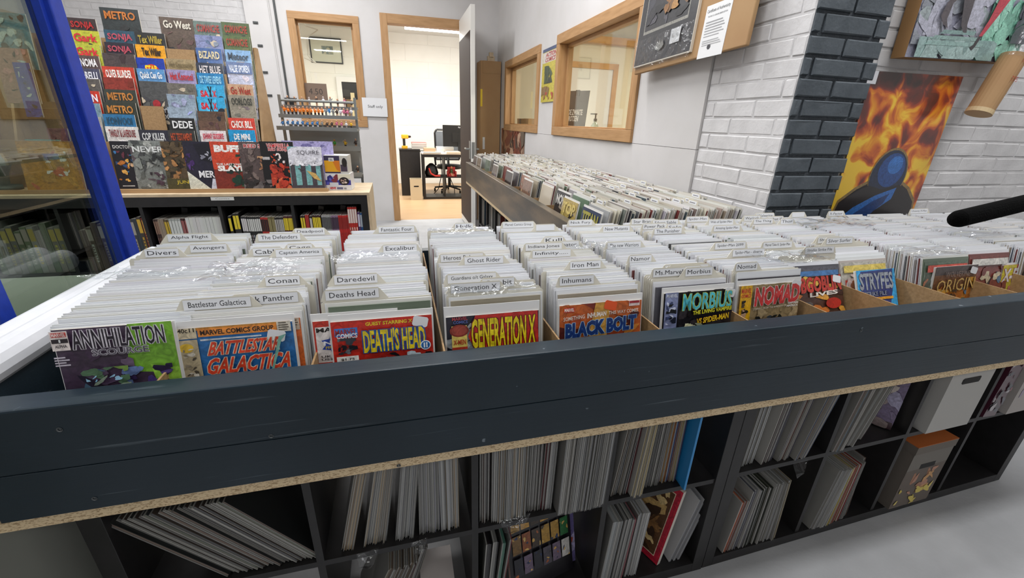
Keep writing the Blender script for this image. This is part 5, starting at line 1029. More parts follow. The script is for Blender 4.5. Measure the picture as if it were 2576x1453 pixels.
# dim statuette on the glass shelf
st_ = MB().lathe([(r * 1.5, z * 1.5) for r, z in [(.001, 0), (.05, 0), (.05, .012), (.022, .016), (.028, .05), (.045, .085), (.03, .115), (.012, .122), (.02, .135), (.024, .15), (.014, .168), (.001, .172)]], 16, '#4a5048')
tag(st_.build('statuette', 'matte', None, (-1.93, TY + .07, gz + .013), None, 0, True), 'grey-green statuette on the tray, seen through the display case', 'statuette')

# ================================================================== WIRE DISPLAY STAND WITH FIGURINES
WY = 3.30
wl_, wr_ = atY(703, 250, WY), atY(893, 262, WY)
ws = empty('figure_stand', (wl_.x, WY, 0), (0, 0, 0), 'grey metal display stand of small figurines before the window', 'display stand')
ww = wr_.x - wl_.x; zt = atY(703, 246, WY).z
for x in (0, ww):
    MB().box(x - .008, -.008, 0, x + .008, .008, zt + .02).build('upright', 'steel', ws)
MB().tube((0, 0, zt - .012), (ww, 0, zt - .012), .008).build('top_bar', 'steel', ws)
zA, zBt = atY(700, 321, WY - .12).z, atY(700, 290, WY - .03).z
def tray(z, y0, y1, lip):
    m = MB().box(-.01, y0, z, ww + .01, y1, z + .003).box(-.01, y0 - .002, z - .012, ww + .01, y0, z + lip)
    return m.build('shelf_tray', 'steel', ws)
tray(zA, -.15, -.05, .012); tray(zBt, -.05, .05, .01); tray(zBt + .06, .05, .13, .008)
bx('back_sheet', 'steel', 0, .132, zA - .35, ww, .136, zA + .02, ws)
zC = atY(880, 440, WY - .1).z; tray(zC, -.12, .0, .02); tray(zC + .17, -.06, .06, .02)
for x in (0, ww): MB().box(x - .006, -.15, zA - .012, x + .006, .13, zA).build('bracket', 'steel', ws)
def figure(c1, c2, c3, s=1.0, kind=0):
    b = MB()
    b.lathe([(.001, 0), (.012, 0), (.012, .003), (.001, .003)], 10, c3)
    for sx in (-.004, .004): b.tube((sx, 0, .003), (sx * .8, 0, .024), .0033, 6, c2)
    b.lathe([(.001, .022), (.0075, .024), (.009, .036), (.006, .046), (.003, .048)], 8, c1)
    b.tube((-.008, 0, .042), (-.014, -.004, .028 if kind else .05), .0024, 6, c1); b.tube((.008, 0, .042), (.013, -.004, .05 if kind == 1 else .03), .0024, 6, c1)
    b.lathe([(.001, .047), (.0055, .050), (.006, .055), (.004, .06), (.0005, .061)], 8, c2 if kind == 2 else '#c89a78')
    return b.build('figurine', 'print').data
FM = {}
for nm, a in (('orange', ('#e07818', '#2a1a14', '#d86a14')), ('blue', ('#3a7ab8', '#e8e8ec', '#2a5a94')), ('grey', ('#8a8c8c', '#6a6c6c', '#5a5a5a')), ('dark', ('#3a2a24', '#c8a080', '#2a2420')), ('pink', ('#c86a88', '#e8d8c8', '#8a4a9a')), ('yellow', ('#e0b028', '#3a2a28', '#c83028')), ('white', ('#d8d8dc', '#b8a8a0', '#8a8a8a')), ('green', ('#4a9a3a', '#e0a028', '#3a3a2a'))):
    o = bpy.data.objects
    FM[nm] = figure(*a, kind=len(nm) % 3)
for o in [o for o in bpy.data.objects if o.name.startswith('figurine')]: bpy.data.objects.remove(o)
rd = random.Random(9)
def row(names, x0, x1, y, z, s, where):
    n = len(names); seen = {}
    for i, nm in enumerate(names):
        o = link('figurine', FM[nm], None, (wl_.x + x0 + (x1 - x0) * i / max(1, n - 1), WY + y + rd.uniform(-.008, .008), z), (0, 0, rd.uniform(-.5, .5))); o.scale = (s, s, s * rd.uniform(.9, 1.1))
        k = seen.get(nm, 0); seen[nm] = k + 1
        tag(o, '%s figurine %s, %s of its colour along it' % (nm, where, ORD[k]), 'figurine', 'figurines on the metal stand')
row(['blue'] * 8 + ['grey', 'dark', 'dark', 'pink', 'pink', 'white', 'yellow'], .02, ww - .03, -.105, zA + .0035, .8, 'on the lower tray')
row(['orange'] * 11 + ['grey', 'blue', 'grey', 'dark', 'white', 'pink', 'pink', 'white'], .02, ww - .03, .0, zBt + .0035, .95, 'on the middle tray')
row(['dark', 'dark', 'grey', 'white', 'dark', 'white', 'grey', 'dark', 'pink', 'dark'], .03, ww - .03, .09, zBt + .0635, 1.0, 'on the top tray')
row(['green', 'yellow', 'dark'], ww - .16, ww - .02, -.0, zC + .1735, 1.0, 'on a low tray of the stand'); row(['white', 'white', 'dark'], ww - .14, ww - .02, -.06, zC + .0035, 1.0, 'on the lowest tray of the stand')

# ================================================================== ON THE BACK WALL
p = atY(947, 266, BW - .01)
o = slab(.297, .215, .0006, '#e4e4e6').build('paper_notice', 'print', None, (atY(914, 292, BW - .025).x, BW - .024, atY(914, 292, BW - .025).z), (FACE, 0, R(-1))); tag(o, 'white paper notice with two printed words taped between window and door', 'notice')
Art(.297, .215).t('Staff only', .22, .42, .82, .62, '#3a3a3e', .005).build('lettering', 'print', o)
for i, (px, r, c, nm) in enumerate(((697, .011, 'dsteel', 'grey metal conduit'), (683, .006, 'wall', 'thin white conduit'))):
    a = atY(px, 60, BW - .015); tag(MB().tube((a.x, BW - .014, atY(735, 262, BW).z), (a.x, BW - .014, 3.3), r).build('conduit', c), nm + ' running up the wall beside the window', 'conduit')
a = atY(732, 262, BW - .03); bx('socket_box', 'blackplastic', a.x - .06, BW - .05, a.z - .07, a.x + .06, BW - .001, a.z + .07, bevel=.006); o = bpy.data.objects['socket_box']; tag(o, 'black socket box at the foot of the grey conduit', 'socket')
MB().box(-.02, -.004, -.03, .02, 0, .03).build('socket_cover', 'blackplastic', o, (0, -.0245, .07))
# cardboard carton in the corner
a = atY(1205, 160, BW - .22); c0 = atY(1252, 160, BW - .22)
cx0, cx1 = a.x + .01, RW - .012; ch = atY(1215, 152, BW - .26).z
e = empty('tall_carton', ((cx0 + cx1) / 2, BW - .2, 0), (0, 0, 0), 'tall narrow cardboard carton standing in the corner beside the door', 'carton')
bx('carton', 'card', -(cx1 - cx0) / 2, -.06, 0, (cx1 - cx0) / 2, .19, ch, e, bevel=.004)
MB().add([(-.10, -.062, ch - .14), ((cx1 - cx0) / 2, -.062, ch - .14), ((cx1 - cx0) / 2, -.066, ch), (-.10, -.066, ch), (-.10, -.06, ch - .14), ((cx1 - cx0) / 2, -.06, ch - .14), ((cx1 - cx0) / 2, -.06, ch), (-.10, -.06, ch)], [(0, 1, 2, 3), (4, 7, 6, 5), (0, 3, 7, 4), (1, 5, 6, 2), (0, 4, 5, 1), (3, 2, 6, 7)]).build('flap', 'card', e)
MB().box(-.03, -.01, ch, .06, .03, ch + .06).box(-.01, -.02, ch + .05, .04, .02, ch + .10).build('crumpled_paper', 'cream', e)
MB().box(-.13, -.0625, ch - .52, -.105, -.0605, ch - .32, '#e0c020').build('tape_strip', 'print', e)
MB().box(-.10, -.0625, .98, -.07, -.0605, 1.13, '#d8d8d4').build('sticker', 'print', e)

# ================================================================== ON THE RIGHT WALL
def wall_print(name, label, pxl, pyl, pxr, pyr, h, X, bg, art, t=.002, edge='#d8d2c6', cat='poster', mat='print', roll=0.0):
    a, b_ = atX(pxl, pyl, X), atX(pxr, pyr, X); w = abs(a.y - b_.y)
    o = slab(w, h, t, edge).build(name, mat, None, (X, a.y, a.z), (FACE, 0, -math.pi / 2)); o.rotation_euler = (Matrix.Rotation(-math.pi / 2, 4, 'Z') @ Matrix.Rotation(FACE, 4, 'X') @ Matrix.Rotation(roll, 4, 'Z')).to_euler(); tag(o, label, cat)
    A = Art(w, h, bg); art(A); A.build('printed_face', 'artbag' if mat == 'bagged' else 'art', o); return o
def ac(A):
    A.r(.03, .02, .97, .93, '#c8b83a'); A.r(.03, .74, .97, .93, '#d8d0c8'); A.t('ACTION', .22, .84, .95, .92, '#b02c30', .04, shear=.05); A.t('COMICS', .2, .75, .9, .83, '#b02c30', .04, shear=.05); A.r(0, .94, 1, 1, '#4a5a80'); A.blobs(8, ['#3a4a34', '#4a5a3a', '#2a3428'], .2, .35, .8, .68, .25, 121); A.blobs(5, ['#a87848', '#b03a30', '#8a6a40'], .05, .05, .9, .3, .2, 122)
wall_print('comic_poster', 'yellow vintage comic cover print on the wall between two windows', 1360, 258, 1394, 249, .43, RW - .012, '#c8b83a', ac)
wall_print('art_print', 'brown and red painted art print low in the corner behind the wall bin', 1262, 395, 1318, 398, .36, RW - .006, '#8a6a58', lambda A: A.blobs(40, ['#7a3a2c', '#5a3028', '#a87a5c', '#c8a48a', '#4a3a34', '#8a4a38', '#6a5a4c'], 0, 0, 1, 1, .2, 123))
# framed dark artwork wrapped in plastic on a cardboard sheet
XA = RW - .09
a, b_ = atX(1590, 187, XA), atX(1868, 112, XA); roll = -math.atan2(a.z - b_.z, a.y - b_.y); W1 = math.hypot(a.y - b_.y, a.z - b_.z)
mtA = Matrix.Translation((XA, a.y, a.z)) @ Matrix.Rotation(-math.pi / 2, 4, 'Z') @ Matrix.Rotation(FACE - R(4), 4, 'X') @ Matrix.Rotation(roll, 4, 'Z')
fa = empty('framed_art', (0, 0, 0), (0, 0, 0), 'dark framed art wrapped in plastic on a cardboard sheet, high on wall', 'framed art'); fa.matrix_world = mtA
MB().box(0, 0, -.03, W1, .9, -.012).build('cardboard_sheet', 'card', fa, None, None, .004)
fw = W1 * .60
MB().box(0.004, .03, -.0119, fw, .9, .0, '#d8cfc0').build('frame_board', 'matte', fa)
A = Art(fw - .012, .86, '#26262a'); A.r(.10, .16, .88, 1, '#8a8880'); A.r(.115, .175, .865, 1, '#2c2c30'); A.blobs(20, ['#3a3a42', '#4a4850', '#26262c', '#58545c', '#1c1c20'], .115, .175, .865, 1, .2, 131); A.blobs(6, ['#a87a40', '#8a5f30', '#c09450', '#6a4a28'], .45, .2, .85, .34, .14, 132)
A.p(((.40, .07), (.44, .10), (.46, .08), (.48, .105), (.50, .08), (.52, .10), (.56, .07), (.53, .055), (.48, .045), (.43, .055)), '#7a7a74'); A.r(.66, .06, .82, .13, '#d0d0d0'); A.t('No. 1990', .69, .085, .79, .105, '#6a6a6a', 0)
A.build('dark_print', 'artbag', fa, (.008, .035, .0002))
n = 16; vs = []
for j in range(5):
    for i in range(n + 1): vs.append((-.01 + i / n * (fw + .02), .01 + j * .035, .006 + random.uniform(0, .006)))
MB().add(vs, [(j * (n + 1) + i, j * (n + 1) + i + 1, (j + 1) * (n + 1) + i + 1, (j + 1) * (n + 1) + i) for j in range(4) for i in range(n)]).build('plastic_wrap', 'bag', fa)
cx_, cy_ = W1 * .655, -.006; A = Art(.15, .195, '#e2e2e2'); A.t('Certificate of Authenticity', .06, .84, .94, .92, '#3a3a3c', .02); A.t('THIS PRINT IS A GENUINE LIMITED EDITION', .12, .77, .88, .80, '#5a5a5c', .01); A.lines(6, .1, .4, .9, .72, '#9a9a9c', .35); A.e(.42, .2, .07, .05, '#3a3a40'); A.lines(3, .1, .24, .9, .36, '#a8a8aa', .3)
ce = slab(.15, .195, .0008, '#e2e2e2').build('certificate', 'print', fa, (cx_, cy_, -.011), (0, 0, R(-1))); A.build('printed_face', 'print', ce)
MB().box(W1 * .70, .24, -.0118, W1 * .73, .9, -.0112, '#b89468').build('tape_strip', 'print', fa, None, (0, 0, R(-2)))
# ---- sign board and soap bottle behind the big window
ps = atX(1418, 320, RW + .17)
o = face_on('sign_board', 'black sign board with white lettering behind the big window', 0, 0, 0, .25, .30, .006, '#1e1e22', lambda A: (A.r(.28, .1, 1, 1, '#2c2c32'), A.t('DE ZWARTE', .24, .32, .82, .48, '#f0f0f0', .03), A.t('ROTSEN', .28, .14, .68, .30, '#f0f0f0', .03)), R(0), 'sign')
o.matrix_world = Matrix.Translation((RW + .15, ps.y + .02, wz0 + .075)) @ Matrix.Rotation(-math.pi / 2 + R(38), 4, 'Z') @ Matrix.Rotation(FACE - R(8), 4, 'X')
MB().box(.11, .255, 0, .15, .305, .008).build('clip', 'blackplastic', o)
pb = atX(1496, 318, RW + .25)
e = empty('soap_bottle', (pb.x, pb.y, wz0 - .02), (0, 0, 0), 'clear soap dispenser bottle with dark pump behind the big window', 'bottle')
MB().lathe([(.001, 0), (.03, 0), (.032, .01), (.032, .10), (.02, .125), (.012, .13), (.012, .14)], 16).build('bottle', 'shelfglass', e, None, None, 0, True)
MB().lathe([(.001, .138), (.014, .14), (.014, .16), (.006, .162), (.006, .19), (.012, .191), (.012, .20), (.001, .201)], 12).box(-.045, -.006, .19, 0, .006, .2).build('pump', 'dsteel', e, None, None, 0, False)
ks = empty('kitchen_counter', (RW + .30, 3.2, 0), (0, 0, 0), 'white counter top behind the windows in the side room', 'counter')
bx('counter_top', 'white', -.18, -1.2, wz0 - .05, .30, 2.68, wz0 - .02, ks); bx('counter_body', 'white', -.15, -1.2, .01, .27, 2.68, wz0 - .05, ks)
tag(bx('wood_panel', 'wkit', RW + .32, 2.42, wz0 - .02, RW + .36, 2.62, wz0 + .34), 'pale wooden panel standing at the right edge behind the big window', 'panel')
MB().box(-.022, -.06, .04, -.0205, .08, .12, '#e4e0d4').box(-.022, -.05, .2, -.0205, .07, .3, '#d8d0c0').build('pinned_card', 'print', bpy.data.objects['wood_panel'])
for i, (y, z0_, h, w, nm) in enumerate(((4.6, 1.45, .42, .3, 'white paper chart'), (4.25, 1.3, .2, .16, 'small printed list'))):
    o = slab(w, h, .0006, '#dcdcd8').build('paper_sheet', 'print', None, (KX1 - .001, y + w, z0_), (FACE, 0, -math.pi / 2)); tag(o, nm + ' on the side room wall beyond the big window', 'paper'); Art(w, h).lines(8, .12, .2, .88, .9, '#b8b8b4', .4).build('printed_lines', 'print', o)
for i in range(2):
    py_ = atX(1310 + i * 17, 315, RW + .24)
    b = MB().lathe([(.001, 0), (.045, 0), (.05, .16), (.047, .16), (.042, .005), (.001, .004)], 14, '#4a4642'); b.tube((.05, 0, .12), (.085, 0, .10), .006, 6, '#4a4642'); b.tube((.085, 0, .10), (.048, 0, .05), .006, 6, '#4a4642')
    tag(b.build('metal_jug', 'matte', None, (RW + .24, py_.y, wz0 - .019)), ('dark metal jug behind the small window, nearer the corner', 'dark metal jug behind the small window, nearer the poster')[i], 'jug', 'jugs behind the small window')
tag(bx('brown_carton', 'card', RW + .18, 5.1, wz0 - .019, RW + .4, 5.42, wz0 + .14), 'brown carton behind the small window beside the jugs', 'carton'); MB().box(-.11, -.012, 0, .11, .012, .001).build('tape_strip', 'cream', bpy.data.objects['brown_carton'], (0, 0, .1595))

# ================================================================== POSTERS ON THE RECESSED BRICKWORK
PY = BM - .012
def posterY(name, label, tl, tr, h, Y, bg, art, t=.001, edge='#d8d2c6', mat='bagged'):
    a, b_ = atY(*tl, Y), atY(*tr, Y); w = (b_ - a).length
    o = slab(w, h, t, edge).build(name, mat); o.matrix_world = Matrix.Translation((a.x, Y, a.z)) @ Matrix.Rotation(FACE, 4, 'X') @ Matrix.Rotation(math.atan2(b_.z - a.z, b_.x - a.x), 4, 'Z') @ Matrix.Translation((0, -h, 0)); tag(o, label, 'poster')
    A = Art(w, h, bg); art(A); A.build('printed_face', 'artbag' if mat == 'bagged' else 'art', o); return o
a, b_ = atY(2196, 178, PY), atY(2424, 193, PY); pw_ = (b_ - a).length; ph_ = .62
ps_ = slab(pw_, ph_, .001).build('fire_poster', 'fire'); ps_.matrix_world = Matrix.Translation((a.x, PY, a.z)) @ Matrix.Rotation(FACE, 4, 'X') @ Matrix.Rotation(math.atan2(b_.z - a.z, b_.x - a.x), 4, 'Z') @ Matrix.Translation((0, -ph_, 0)); tag(ps_, 'tall glossy poster of orange flames above a dark blue mass', 'poster')
A = Art(pw_, ph_)
A.p(((0, .05), (.04, .2), (.2, .29), (.36, .345), (.52, .36), (.68, .345), (.84, .28), (.96, .19), (1, .05)), '#8a7040'); A.p(((0, 0), (.06, .185), (.22, .275), (.38, .33), (.52, .345), (.66, .33), (.82, .265), (.94, .175), (.99, 0)), '#1a1618')
A.p(((.12, .1), (.2, .17), (.42, .26), (.66, .31), (.66, .22), (.5, .12), (.4, .05)), '#2c68b0'); A.p(((.2, .1), (.45, .22), (.62, .28), (.6, .2), (.42, .08)), '#173a70'); A.p(((.06, .15), (.2, .22), (.3, .25), (.22, .2)), '#2a5aa0')
A.e(.53, .36, .215, .19, '#8a7040', 26); A.e(.53, .355, .205, .18, '#16243e', 26); A.e(.55, .40, .15, .115, '#1d4684', 24); A.e(.575, .435, .085, .06, '#2f6eb8', 20); A.p(((0, 0), (.06, .185), (.22, .265), (.34, .3), (.5, .27), (.7, .3), (.82, .255), (.94, .175), (.99, 0)), '#1a1618'); A.p(((.14, .09), (.24, .15), (.46, .23), (.68, .28), (.66, .2), (.5, .12), (.4, .05)), '#2c68b0'); A.p(((.26, .1), (.45, .19), (.62, .24), (.58, .17), (.42, .07)), '#173a70')
A.build('printed_face', 'artbag', ps_)
MB().box(-.035, .575, .001, .03, .62, .002, '#dcdce0').box(-.028, .595, .002, .01, .599, .0022, '#8a8a90').build('price_card', 'print', ps_)
def upper(A):
    A.blobs(26, ['#9494a4', '#a6a6b4', '#8c9098', '#b0b0be', '#9aa4a6'], 0, .1, .7, .5, .16, 151); A.blobs(20, ['#78b49c', '#8cc6ae', '#9ad2bc', '#70a892', '#a8dcc8'], .6, 0, 1, .5, .15, 152); A.blobs(14, ['#84a09c', '#90aaa6', '#9cb4b0', '#7c9894'], .05, .0, .75, .16, .2, 153)
    for k, (x, y, w_) in enumerate(((.2, .19, .3), (.14, .145, .42), (.1, .1, .5))): A.p(((x, y), (x + w_, y + .004), (x + w_ + .02, y + .035), (x + .03, y + .03)), ('#7c9894', '#86a29c', '#8caaa4')[k])
    A.p(((.30, .5), (.36, .26), (.40, .21), (.43, .21), (.41, .27), (.40, .5)), '#4a4448'); A.p(((.18, .42), (.16, .32), (.2, .26), (.25, .23), (.22, .3), (.23, .42), (.3, .5), (.24, .5)), '#544c50')
    A.p(((.55, .19), (.58, .19), (.66, .36), (.72, .5), (.62, .5), (.59, .32)), '#b83444'); A.p(((.50, .10), (.525, .12), (.55, .19), (.575, .19), (.55, .11), (.53, .075)), '#2a2428'); A.blobs(7, ['#3a3c44', '#444852'], .85, .15, 1, .5, .12, 154)
a, b_ = atY(2275, 143, BM - .055), atY(2545, 158, BM - .055); w = (b_ - a).length
o = slab(w, .42, .05, '#9a7448').build('backed_poster', 'matte'); o.matrix_world = Matrix.Translation((a.x, BM - .055, a.z)) @ Matrix.Rotation(FACE, 4, 'X') @ Matrix.Rotation(math.atan2(b_.z - a.z, b_.x - a.x), 4, 'Z'); tag(o, 'grey and mint painted poster on thick cardboard at top edge', 'poster')
A = Art(w, .42, '#9090a0'); upper(A); A.build('printed_face', 'artbag', o)
# poster tube hanging askew
t0, t1 = atY(2462, 284, BM - .10), atY(2552, 140, BM - .10)
e = empty('poster_tube', tuple(t0), (0, 0, 0), 'brown cardboard poster tube hanging askew beside the posters', 'tube'); d = (t1 - t0)
dr_ = d.normalized(); r_ = .042
MB().tube((0, 0, 0), d, r_, 24).build('tube', 'card', e, smooth=False)
MB().tube(-dr_ * .004, dr_ * .012, r_ + .0012, 24, '#c8b088').build('end_cap', 'matte', e)
MB().tube(d * .93, d * 1.9, r_ + .004, 20, cap=False).build('plastic_wrap', 'bag', e)
ang = math.atan2(d.z, d.x)
for s_, (k, tx, ln, hh) in enumerate(((.86, 'Posters', .055, .02), (.55, '7.95', .035, .018))):
    A = Art(ln, hh).t(tx, 0, 0, 1, 1, '#b03a28', .0); A.build('handwriting', 'matte', e, tuple(d * k + Vector((-.012, -r_ - .0015, 0))), (FACE, R(4), 0))

# ================================================================== OFFICE FURNITURE
k0 = atZ(1067, 501, 0); OX, OYk = k0.x, k0.y
u5 = cube_unit('small black open cube shelf seen through the office doorway', (OX, OYk, 0), 0, 2)
cab = atZ(1012, 492, 0)
e = empty('office_cabinet', (cab.x, cab.y, 0), (0, 0, 0), 'plain black office cabinet left of the open cube shelf', 'cabinet')
cw_ = OX - cab.x - .012; bx('body', 'black', 0, 0, 0, cw_, .4, .80, e, bevel=.002); bx('top', 'black', -.005, -.005, .80, cw_ + .004, .4, .82, e)
e = empty('desk', (OX, OYk + .39, 0), (0, 0, 0), 'white office desk top behind the black cube shelf', 'desk')
bx('desk_top', 'white', 0.0, -.39, .765, 1.3, .35, .785, e); bx('leg', 'steel', .02, .25, 0, .06, .3, .765, e); bx('leg', 'steel', 1.2, .25, 0, 1.25, .3, .765, e)
l = atZ(1034, 501, 0); storage_box('cream storage carton on the office floor beside black shelf', (l.x, l.y - .1, 0), 0, .20, .2, .36, '#d8cbb0', lid=False)
dz = .786
# monitor seen from behind
pm = atY(1143, 345, OYk + .2)
e = empty('monitor', (pm.x, OYk + .2, dz), (0, 0, 0), 'black computer monitor seen from behind on the office desk', 'monitor')
bx('housing', 'blackplastic', -.20, 0, .10, .36, .035, .46, e, bevel=.006); bx('stand', 'blackplastic', .06, -.02, .0, .12, .0, .28, e); bx('foot', 'blackplastic', 0, -.06, 0, .2, .1, .012, e); bx('mount', 'blackplastic', -.04, -.014, .18, .16, 0, .34, e)
Art(.12, .03).t('iiyama', 0, 0, 1, 1, '#b8b8bc', .02).build('lettering', 'print', e, (.07, -.001, .41), (FACE, 0, 0))
# office chair
pc = atY(1115, 350, OYk + .85)
e = empty('office_chair', (pc.x + .1, OYk + .85, 0), (0, 0, 0), 'black office chair with grey mesh back behind the desk', 'chair')
MB().lathe([(.001, .44), (.24, .45), (.25, .48), (.22, .52), (.001, .53)], 20).build('seat', 'blackplastic', e, smooth=True)
bx('backrest', 'mesh', -.22, .2, .62, .22, .225, 1.12, e, bevel=.01)
MB().path([(-.23, .21, .6), (-.24, .21, 1.1), (-.2, .21, 1.15), (.2, .21, 1.15), (.24, .21, 1.1), (.23, .21, .6), (-.23, .21, .6)], .018).build('back_frame', 'blackplastic', e)
MB().tube((0, 0, .1), (0, 0, .45), .03).build('gas_column', 'blackplastic', e); MB().tube((0, .1, .47), (0, .24, .8), .025).build('back_stem', 'blackplastic', e)
for i in range(5):
    t = 2 * math.pi * i / 5 + .3; q = Vector((math.cos(t), math.sin(t), 0))
    l_ = MB().tube((0, 0, .11), q * .3 + Vector((0, 0, .075)), .022, 8, r2=.015).build('base_leg', 'blackplastic', e); MB().tube(q * .3 + Vector((-.015, 0, .03)), q * .3 + Vector((.015, 0, .03)), .03, 12).build('caster', 'blackplastic', l_)
for s_ in (-1, 1): MB().path([(s_ * .25, .1, .5), (s_ * .27, .05, .68), (s_ * .27, -.15, .68)], .018).build('armrest', 'blackplastic', e)
# things on the cabinet and the desk
pd_ = atY(1012, 378, cab.y + .2)
e = empty('cordless_drill', (pd_.x + .04, cab.y + .15, .821), (0, 0, R(20)), 'yellow and black cordless drill standing on the office cabinet', 'drill')
bx('battery', 'yellow', -.04, -.035, 0, .05, .035, .05, e, bevel=.006); bx('grip', 'blackplastic', -.02, -.018, .05, .02, .018, .17, e, bevel=.005); bx('motor_housing', 'yellow', -.04, -.03, .17, .08, .03, .24, e, bevel=.012); MB().tube((.08, 0, .205), (.13, 0, .205), .024, 10, r2=.016).build('chuck', 'blackplastic', e)
for i in range(5):
    o = bx('catalogue', 'print', 0, 0, 0, .26, .3, .022, None, ('#dcd8d0', '#c8c4c0', '#e0dcd8', '#d4d0cc', '#c02c30')[i]); o.location = (pd_.x + .3, cab.y + .18, .821 + i * .0225); tag(o, ('lowest pale catalogue in the pile on the office cabinet', 'second catalogue up in the pile on the office cabinet', 'third catalogue up in the pile on the office cabinet', 'pale catalogue just under the red one on office cabinet', 'red catalogue topping the pile on the office cabinet')[i], 'catalogue', 'catalogues on the cabinet')
    MB().box(-.128, -.1512, .003, .128, -.1502, .019, ('#b8b4ac', '#a8a4a0', '#c0bcb8', '#b0aca8', '#e8d8d4')[i]).build('page_edge', 'print', o)
for i, (x, y, w_, d_, h_, c, lab) in enumerate(((.05, .05, .2, .25, .07, '#b89a78', 'brown letter box on the office desk'), (.28, .12, .3, .22, .09, '#d8d8d8', 'white paper tray on the office desk'), (.42, -.15, .24, .3, .03, '#dcd0b8', 'loose stack of papers on the office desk'), (.68, -.2, .3, .25, .012, '#dcdce0', 'flat white folder beside the monitor'), (.02, -.24, .3, .1, .02, '#d4d4d4', 'white binder at the desk edge by the cabinet'))):
    o = bx('desk_papers', 'print', 0, 0, 0, w_, d_, h_, None, c); o.location = (OX + x + w_ / 2, OYk + .25 + y, dz); tag(o, lab, 'papers'); MB().box(-w_ / 2 + .01, -d_ / 2 - .001, h_ * .3, w_ / 2 - .01, -d_ / 2 - .0002, h_ * .6, jit(c, .4)).build('paper_edge', 'print', o)
# a small red armchair figurine and a red-black bag in the cube shelf
l = cell(u5, 1, 1) @ Vector((.12, .1, .001)); e = empty('toy_armchair', tuple(l), (0, 0, 0), 'little red toy armchair with a seated doll on the office shelf', 'toy')
MB().box(-.07, -.05, 0, .07, .05, .05, '#b8201c').box(-.07, .03, .05, .07, .06, .16, '#b8201c').box(-.085, -.05, 0, -.06, .05, .09, '#a81c18').box(.06, -.05, 0, .085, .05, .09, '#a81c18').build('armchair', 'print', e)
b = MB(); b.lathe([(.001, .05), (.022, .052), (.026, .09), (.016, .125), (.006, .13)], 10, '#4a5a2c'); b.lathe([(.001, .128), (.018, .138), (.02, .155), (.012, .172), (.001, .176)], 10, '#c88a5c'); b.tube((.01, 0, .055), (.015, -.07, .05), .008, 6, '#d8b090'); b.tube((-.01, 0, .055), (-.015, -.07, .06), .008, 6, '#d8b090'); b.tube((.015, -.07, .05), (.02, -.075, .01), .007, 6, '#d8b090'); b.tube((-.015, -.07, .06), (.0, -.075, .015), .007, 6, '#d8b090'); b.build('doll', 'print', e)
l = cell(u5, 0, 1) @ Vector((.12, .12, .001)); e = empty('sports_bag', tuple(l), (0, 0, 0), 'black bag with red stripes in the office cube shelf', 'bag')
MB().lathe([(.001, 0), (.10, .0), (.12, .06), (.09, .17), (.03, .22), (.001, .225)], 14).build('bag_body', 'blackplastic', e, smooth=True); MB().path([(-.05, -.11, .15), (-.02, -.125, .06), (.05, -.13, .02), (.14, -.12, .02)], .014, 8, '#c02a20').build('red_strap', 'print', e)
# cables below the desk
m = MB()
for i in range(3): m.path([(OX + .35 + i * .08, OYk + .45, .75), (OX + .37 + i * .06, OYk + .42, .4), (OX + .3 + i * .15, OYk + .44, .12), (OX + .2 + i * .2, OYk + .42, .02)], .007, 6)
tag(m.build('power_cables', 'blackplastic'), 'tangle of black cables hanging below the office desk', 'cables', kind='stuff')
# tube lamp on the office ceiling
ta, tb = atZ(1018, 70, oz - .06), atZ(1172, 80, oz - .06)
e = empty('tube_lamp', tuple(ta), (0, 0, 0), 'lit fluorescent tube lamp on the office ceiling beyond the door', 'lamp')
MB().tube((0, 0, 0), (1.5, 0, 0), .022, 12).build('lit_tube', 'tube', e); bx('lamp_body', 'white', -.03, -.05, .03, 1.53, .05, .058, e)
# picture and papers seen through the office window
pa, pb_ = atY(776, 92, OY), atY(857, 96, OY); pw = pb_.x - pa.x; ph = pa.z - atY(786, 157, OY).z
e = empty('framed_picture', (pa.x, OY - .02, pa.z - ph), (0, 0, 0), 'thin black framed picture with wide mat on the office wall', 'picture')
for x0, z0_, x1, z1_ in ((0, 0, pw, .02), (0, ph - .02, pw, ph), (0, .02, .02, ph - .02), (pw - .02, .02, pw, ph - .02)): bx('frame_member', 'blackplastic', x0, -.01, z0_, x1, .018, z1_, e)
Art(pw, ph, '#e2e0d4').r(.36, .36, .72, .68, '#8a9088').blobs(10, ['#6a7a78', '#a8a488', '#4a5a5a', '#b8b098'], .36, .36, .72, .68, .1, 161).build('matted_print', 'print', e, (0, 0, 0), (FACE, 0, 0)); bx('picture_glass', 'glass', .02, -.004, .02, pw - .02, -.002, ph - .02, e)
wp_ = atY(768, 247, BW + .06)
o = slab(.26, .19, .0008, '#7a6658').build('price_sheet', 'print', None, (wp_.x, BW + .05, wp_.z - .02), (FACE, 0, 0)); tag(o, 'brown paper price sheet with pencilled number in the office window', 'price sheet'); Art(.26, .19).t('4.50', .2, .35, .8, .7, '#3a3430', -.005).build('handwriting', 'print', o)
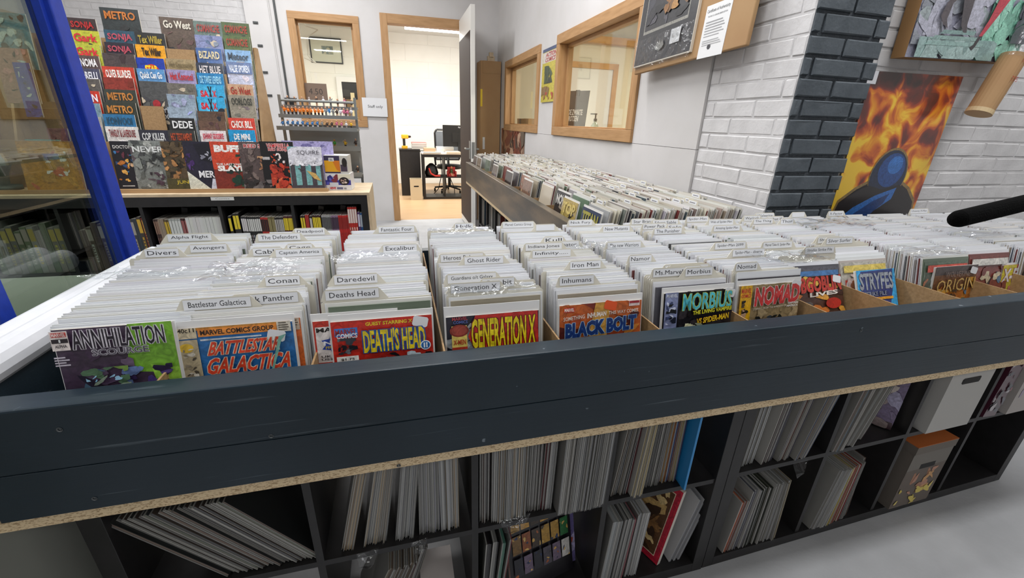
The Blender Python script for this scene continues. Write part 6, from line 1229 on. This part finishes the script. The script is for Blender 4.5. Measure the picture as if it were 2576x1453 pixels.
# white door with dark glass at the far side of the office
od = st(empty('door_4', (0, 0, 0))); da, db = atY(845, 192, OY - .03), atY(910, 192, OY - .03)
bx('frame_side', 'white', da.x, OY - .06, 0, da.x + .09, OY, da.z, od); bx('frame_top', 'white', da.x + .09, OY - .06, da.z - .09, db.x + .5, OY, da.z, od); bx('glazing', 'blackplastic', da.x + .09, OY - .03, .0, db.x + .5, OY, da.z - .09, od)
for i in range(6): tag(bx('ring_binder', 'print', da.x + .16 + i * .085, OY - .16, atY(880, 290, OY - .1).z - .25, da.x + .23 + i * .085, OY - .035, atY(880, 250, OY - .1).z + .12 * (i % 2), None, ('#6a5030', '#c8b890', '#8a6a40', '#d8c080', '#5a4a38', '#b89858')[i]), 'brownish binder seen through the office window, %s from the wall frame' % ORD[i], 'binder', 'binders in the office')
# looped white cable in the window
pts = [atY(x, y, BW + .35) for x, y in ((745, 45), (770, 66), (800, 75), (772, 95), (775, 140), (795, 158), (765, 145))]
pts[0] = Vector((pts[0].x, BW + .104, pts[0].z + .1))
tag(MB().path([tuple(p) for p in pts], .006, 8).build('looped_cable', 'cable'), 'white cable hanging in loops behind the office window', 'cable')

# ================================================================== BLACK PADDED ARM REACHING IN
aa, ab = atY(2412, 550, .42), atY(2600, 505, .42)
dd = (ab - aa).normalized()
e = empty('padded_arm', tuple(aa), (0, 0, 0), 'black padded arm reaching in above the bin at the frame edge', 'arm')
MB().tube((0, 0, 0), dd * .55, .0125, 20).build('padded_sleeve', 'fuzz', e, smooth=False)
MB().lathe([(.0001, -.0125), (.006, -.011), (.0105, -.0065), (.0125, 0)], 20).build('rounded_tip', 'fuzz', e, (0, 0, 0), dd.to_track_quat('Z', 'Y').to_euler(), 0, True)
q = dd * .55
MB().tube(q, (q.x, q.y, CEIL - aa.z - .02), .012, 14).build('hanger_rod', 'blackplastic', e); MB().lathe([(.001, 0), (.05, 0), (.05, .02), (.001, .02)], 20).build('ceiling_plate', 'blackplastic', e, (q.x, q.y, CEIL - aa.z - .02))
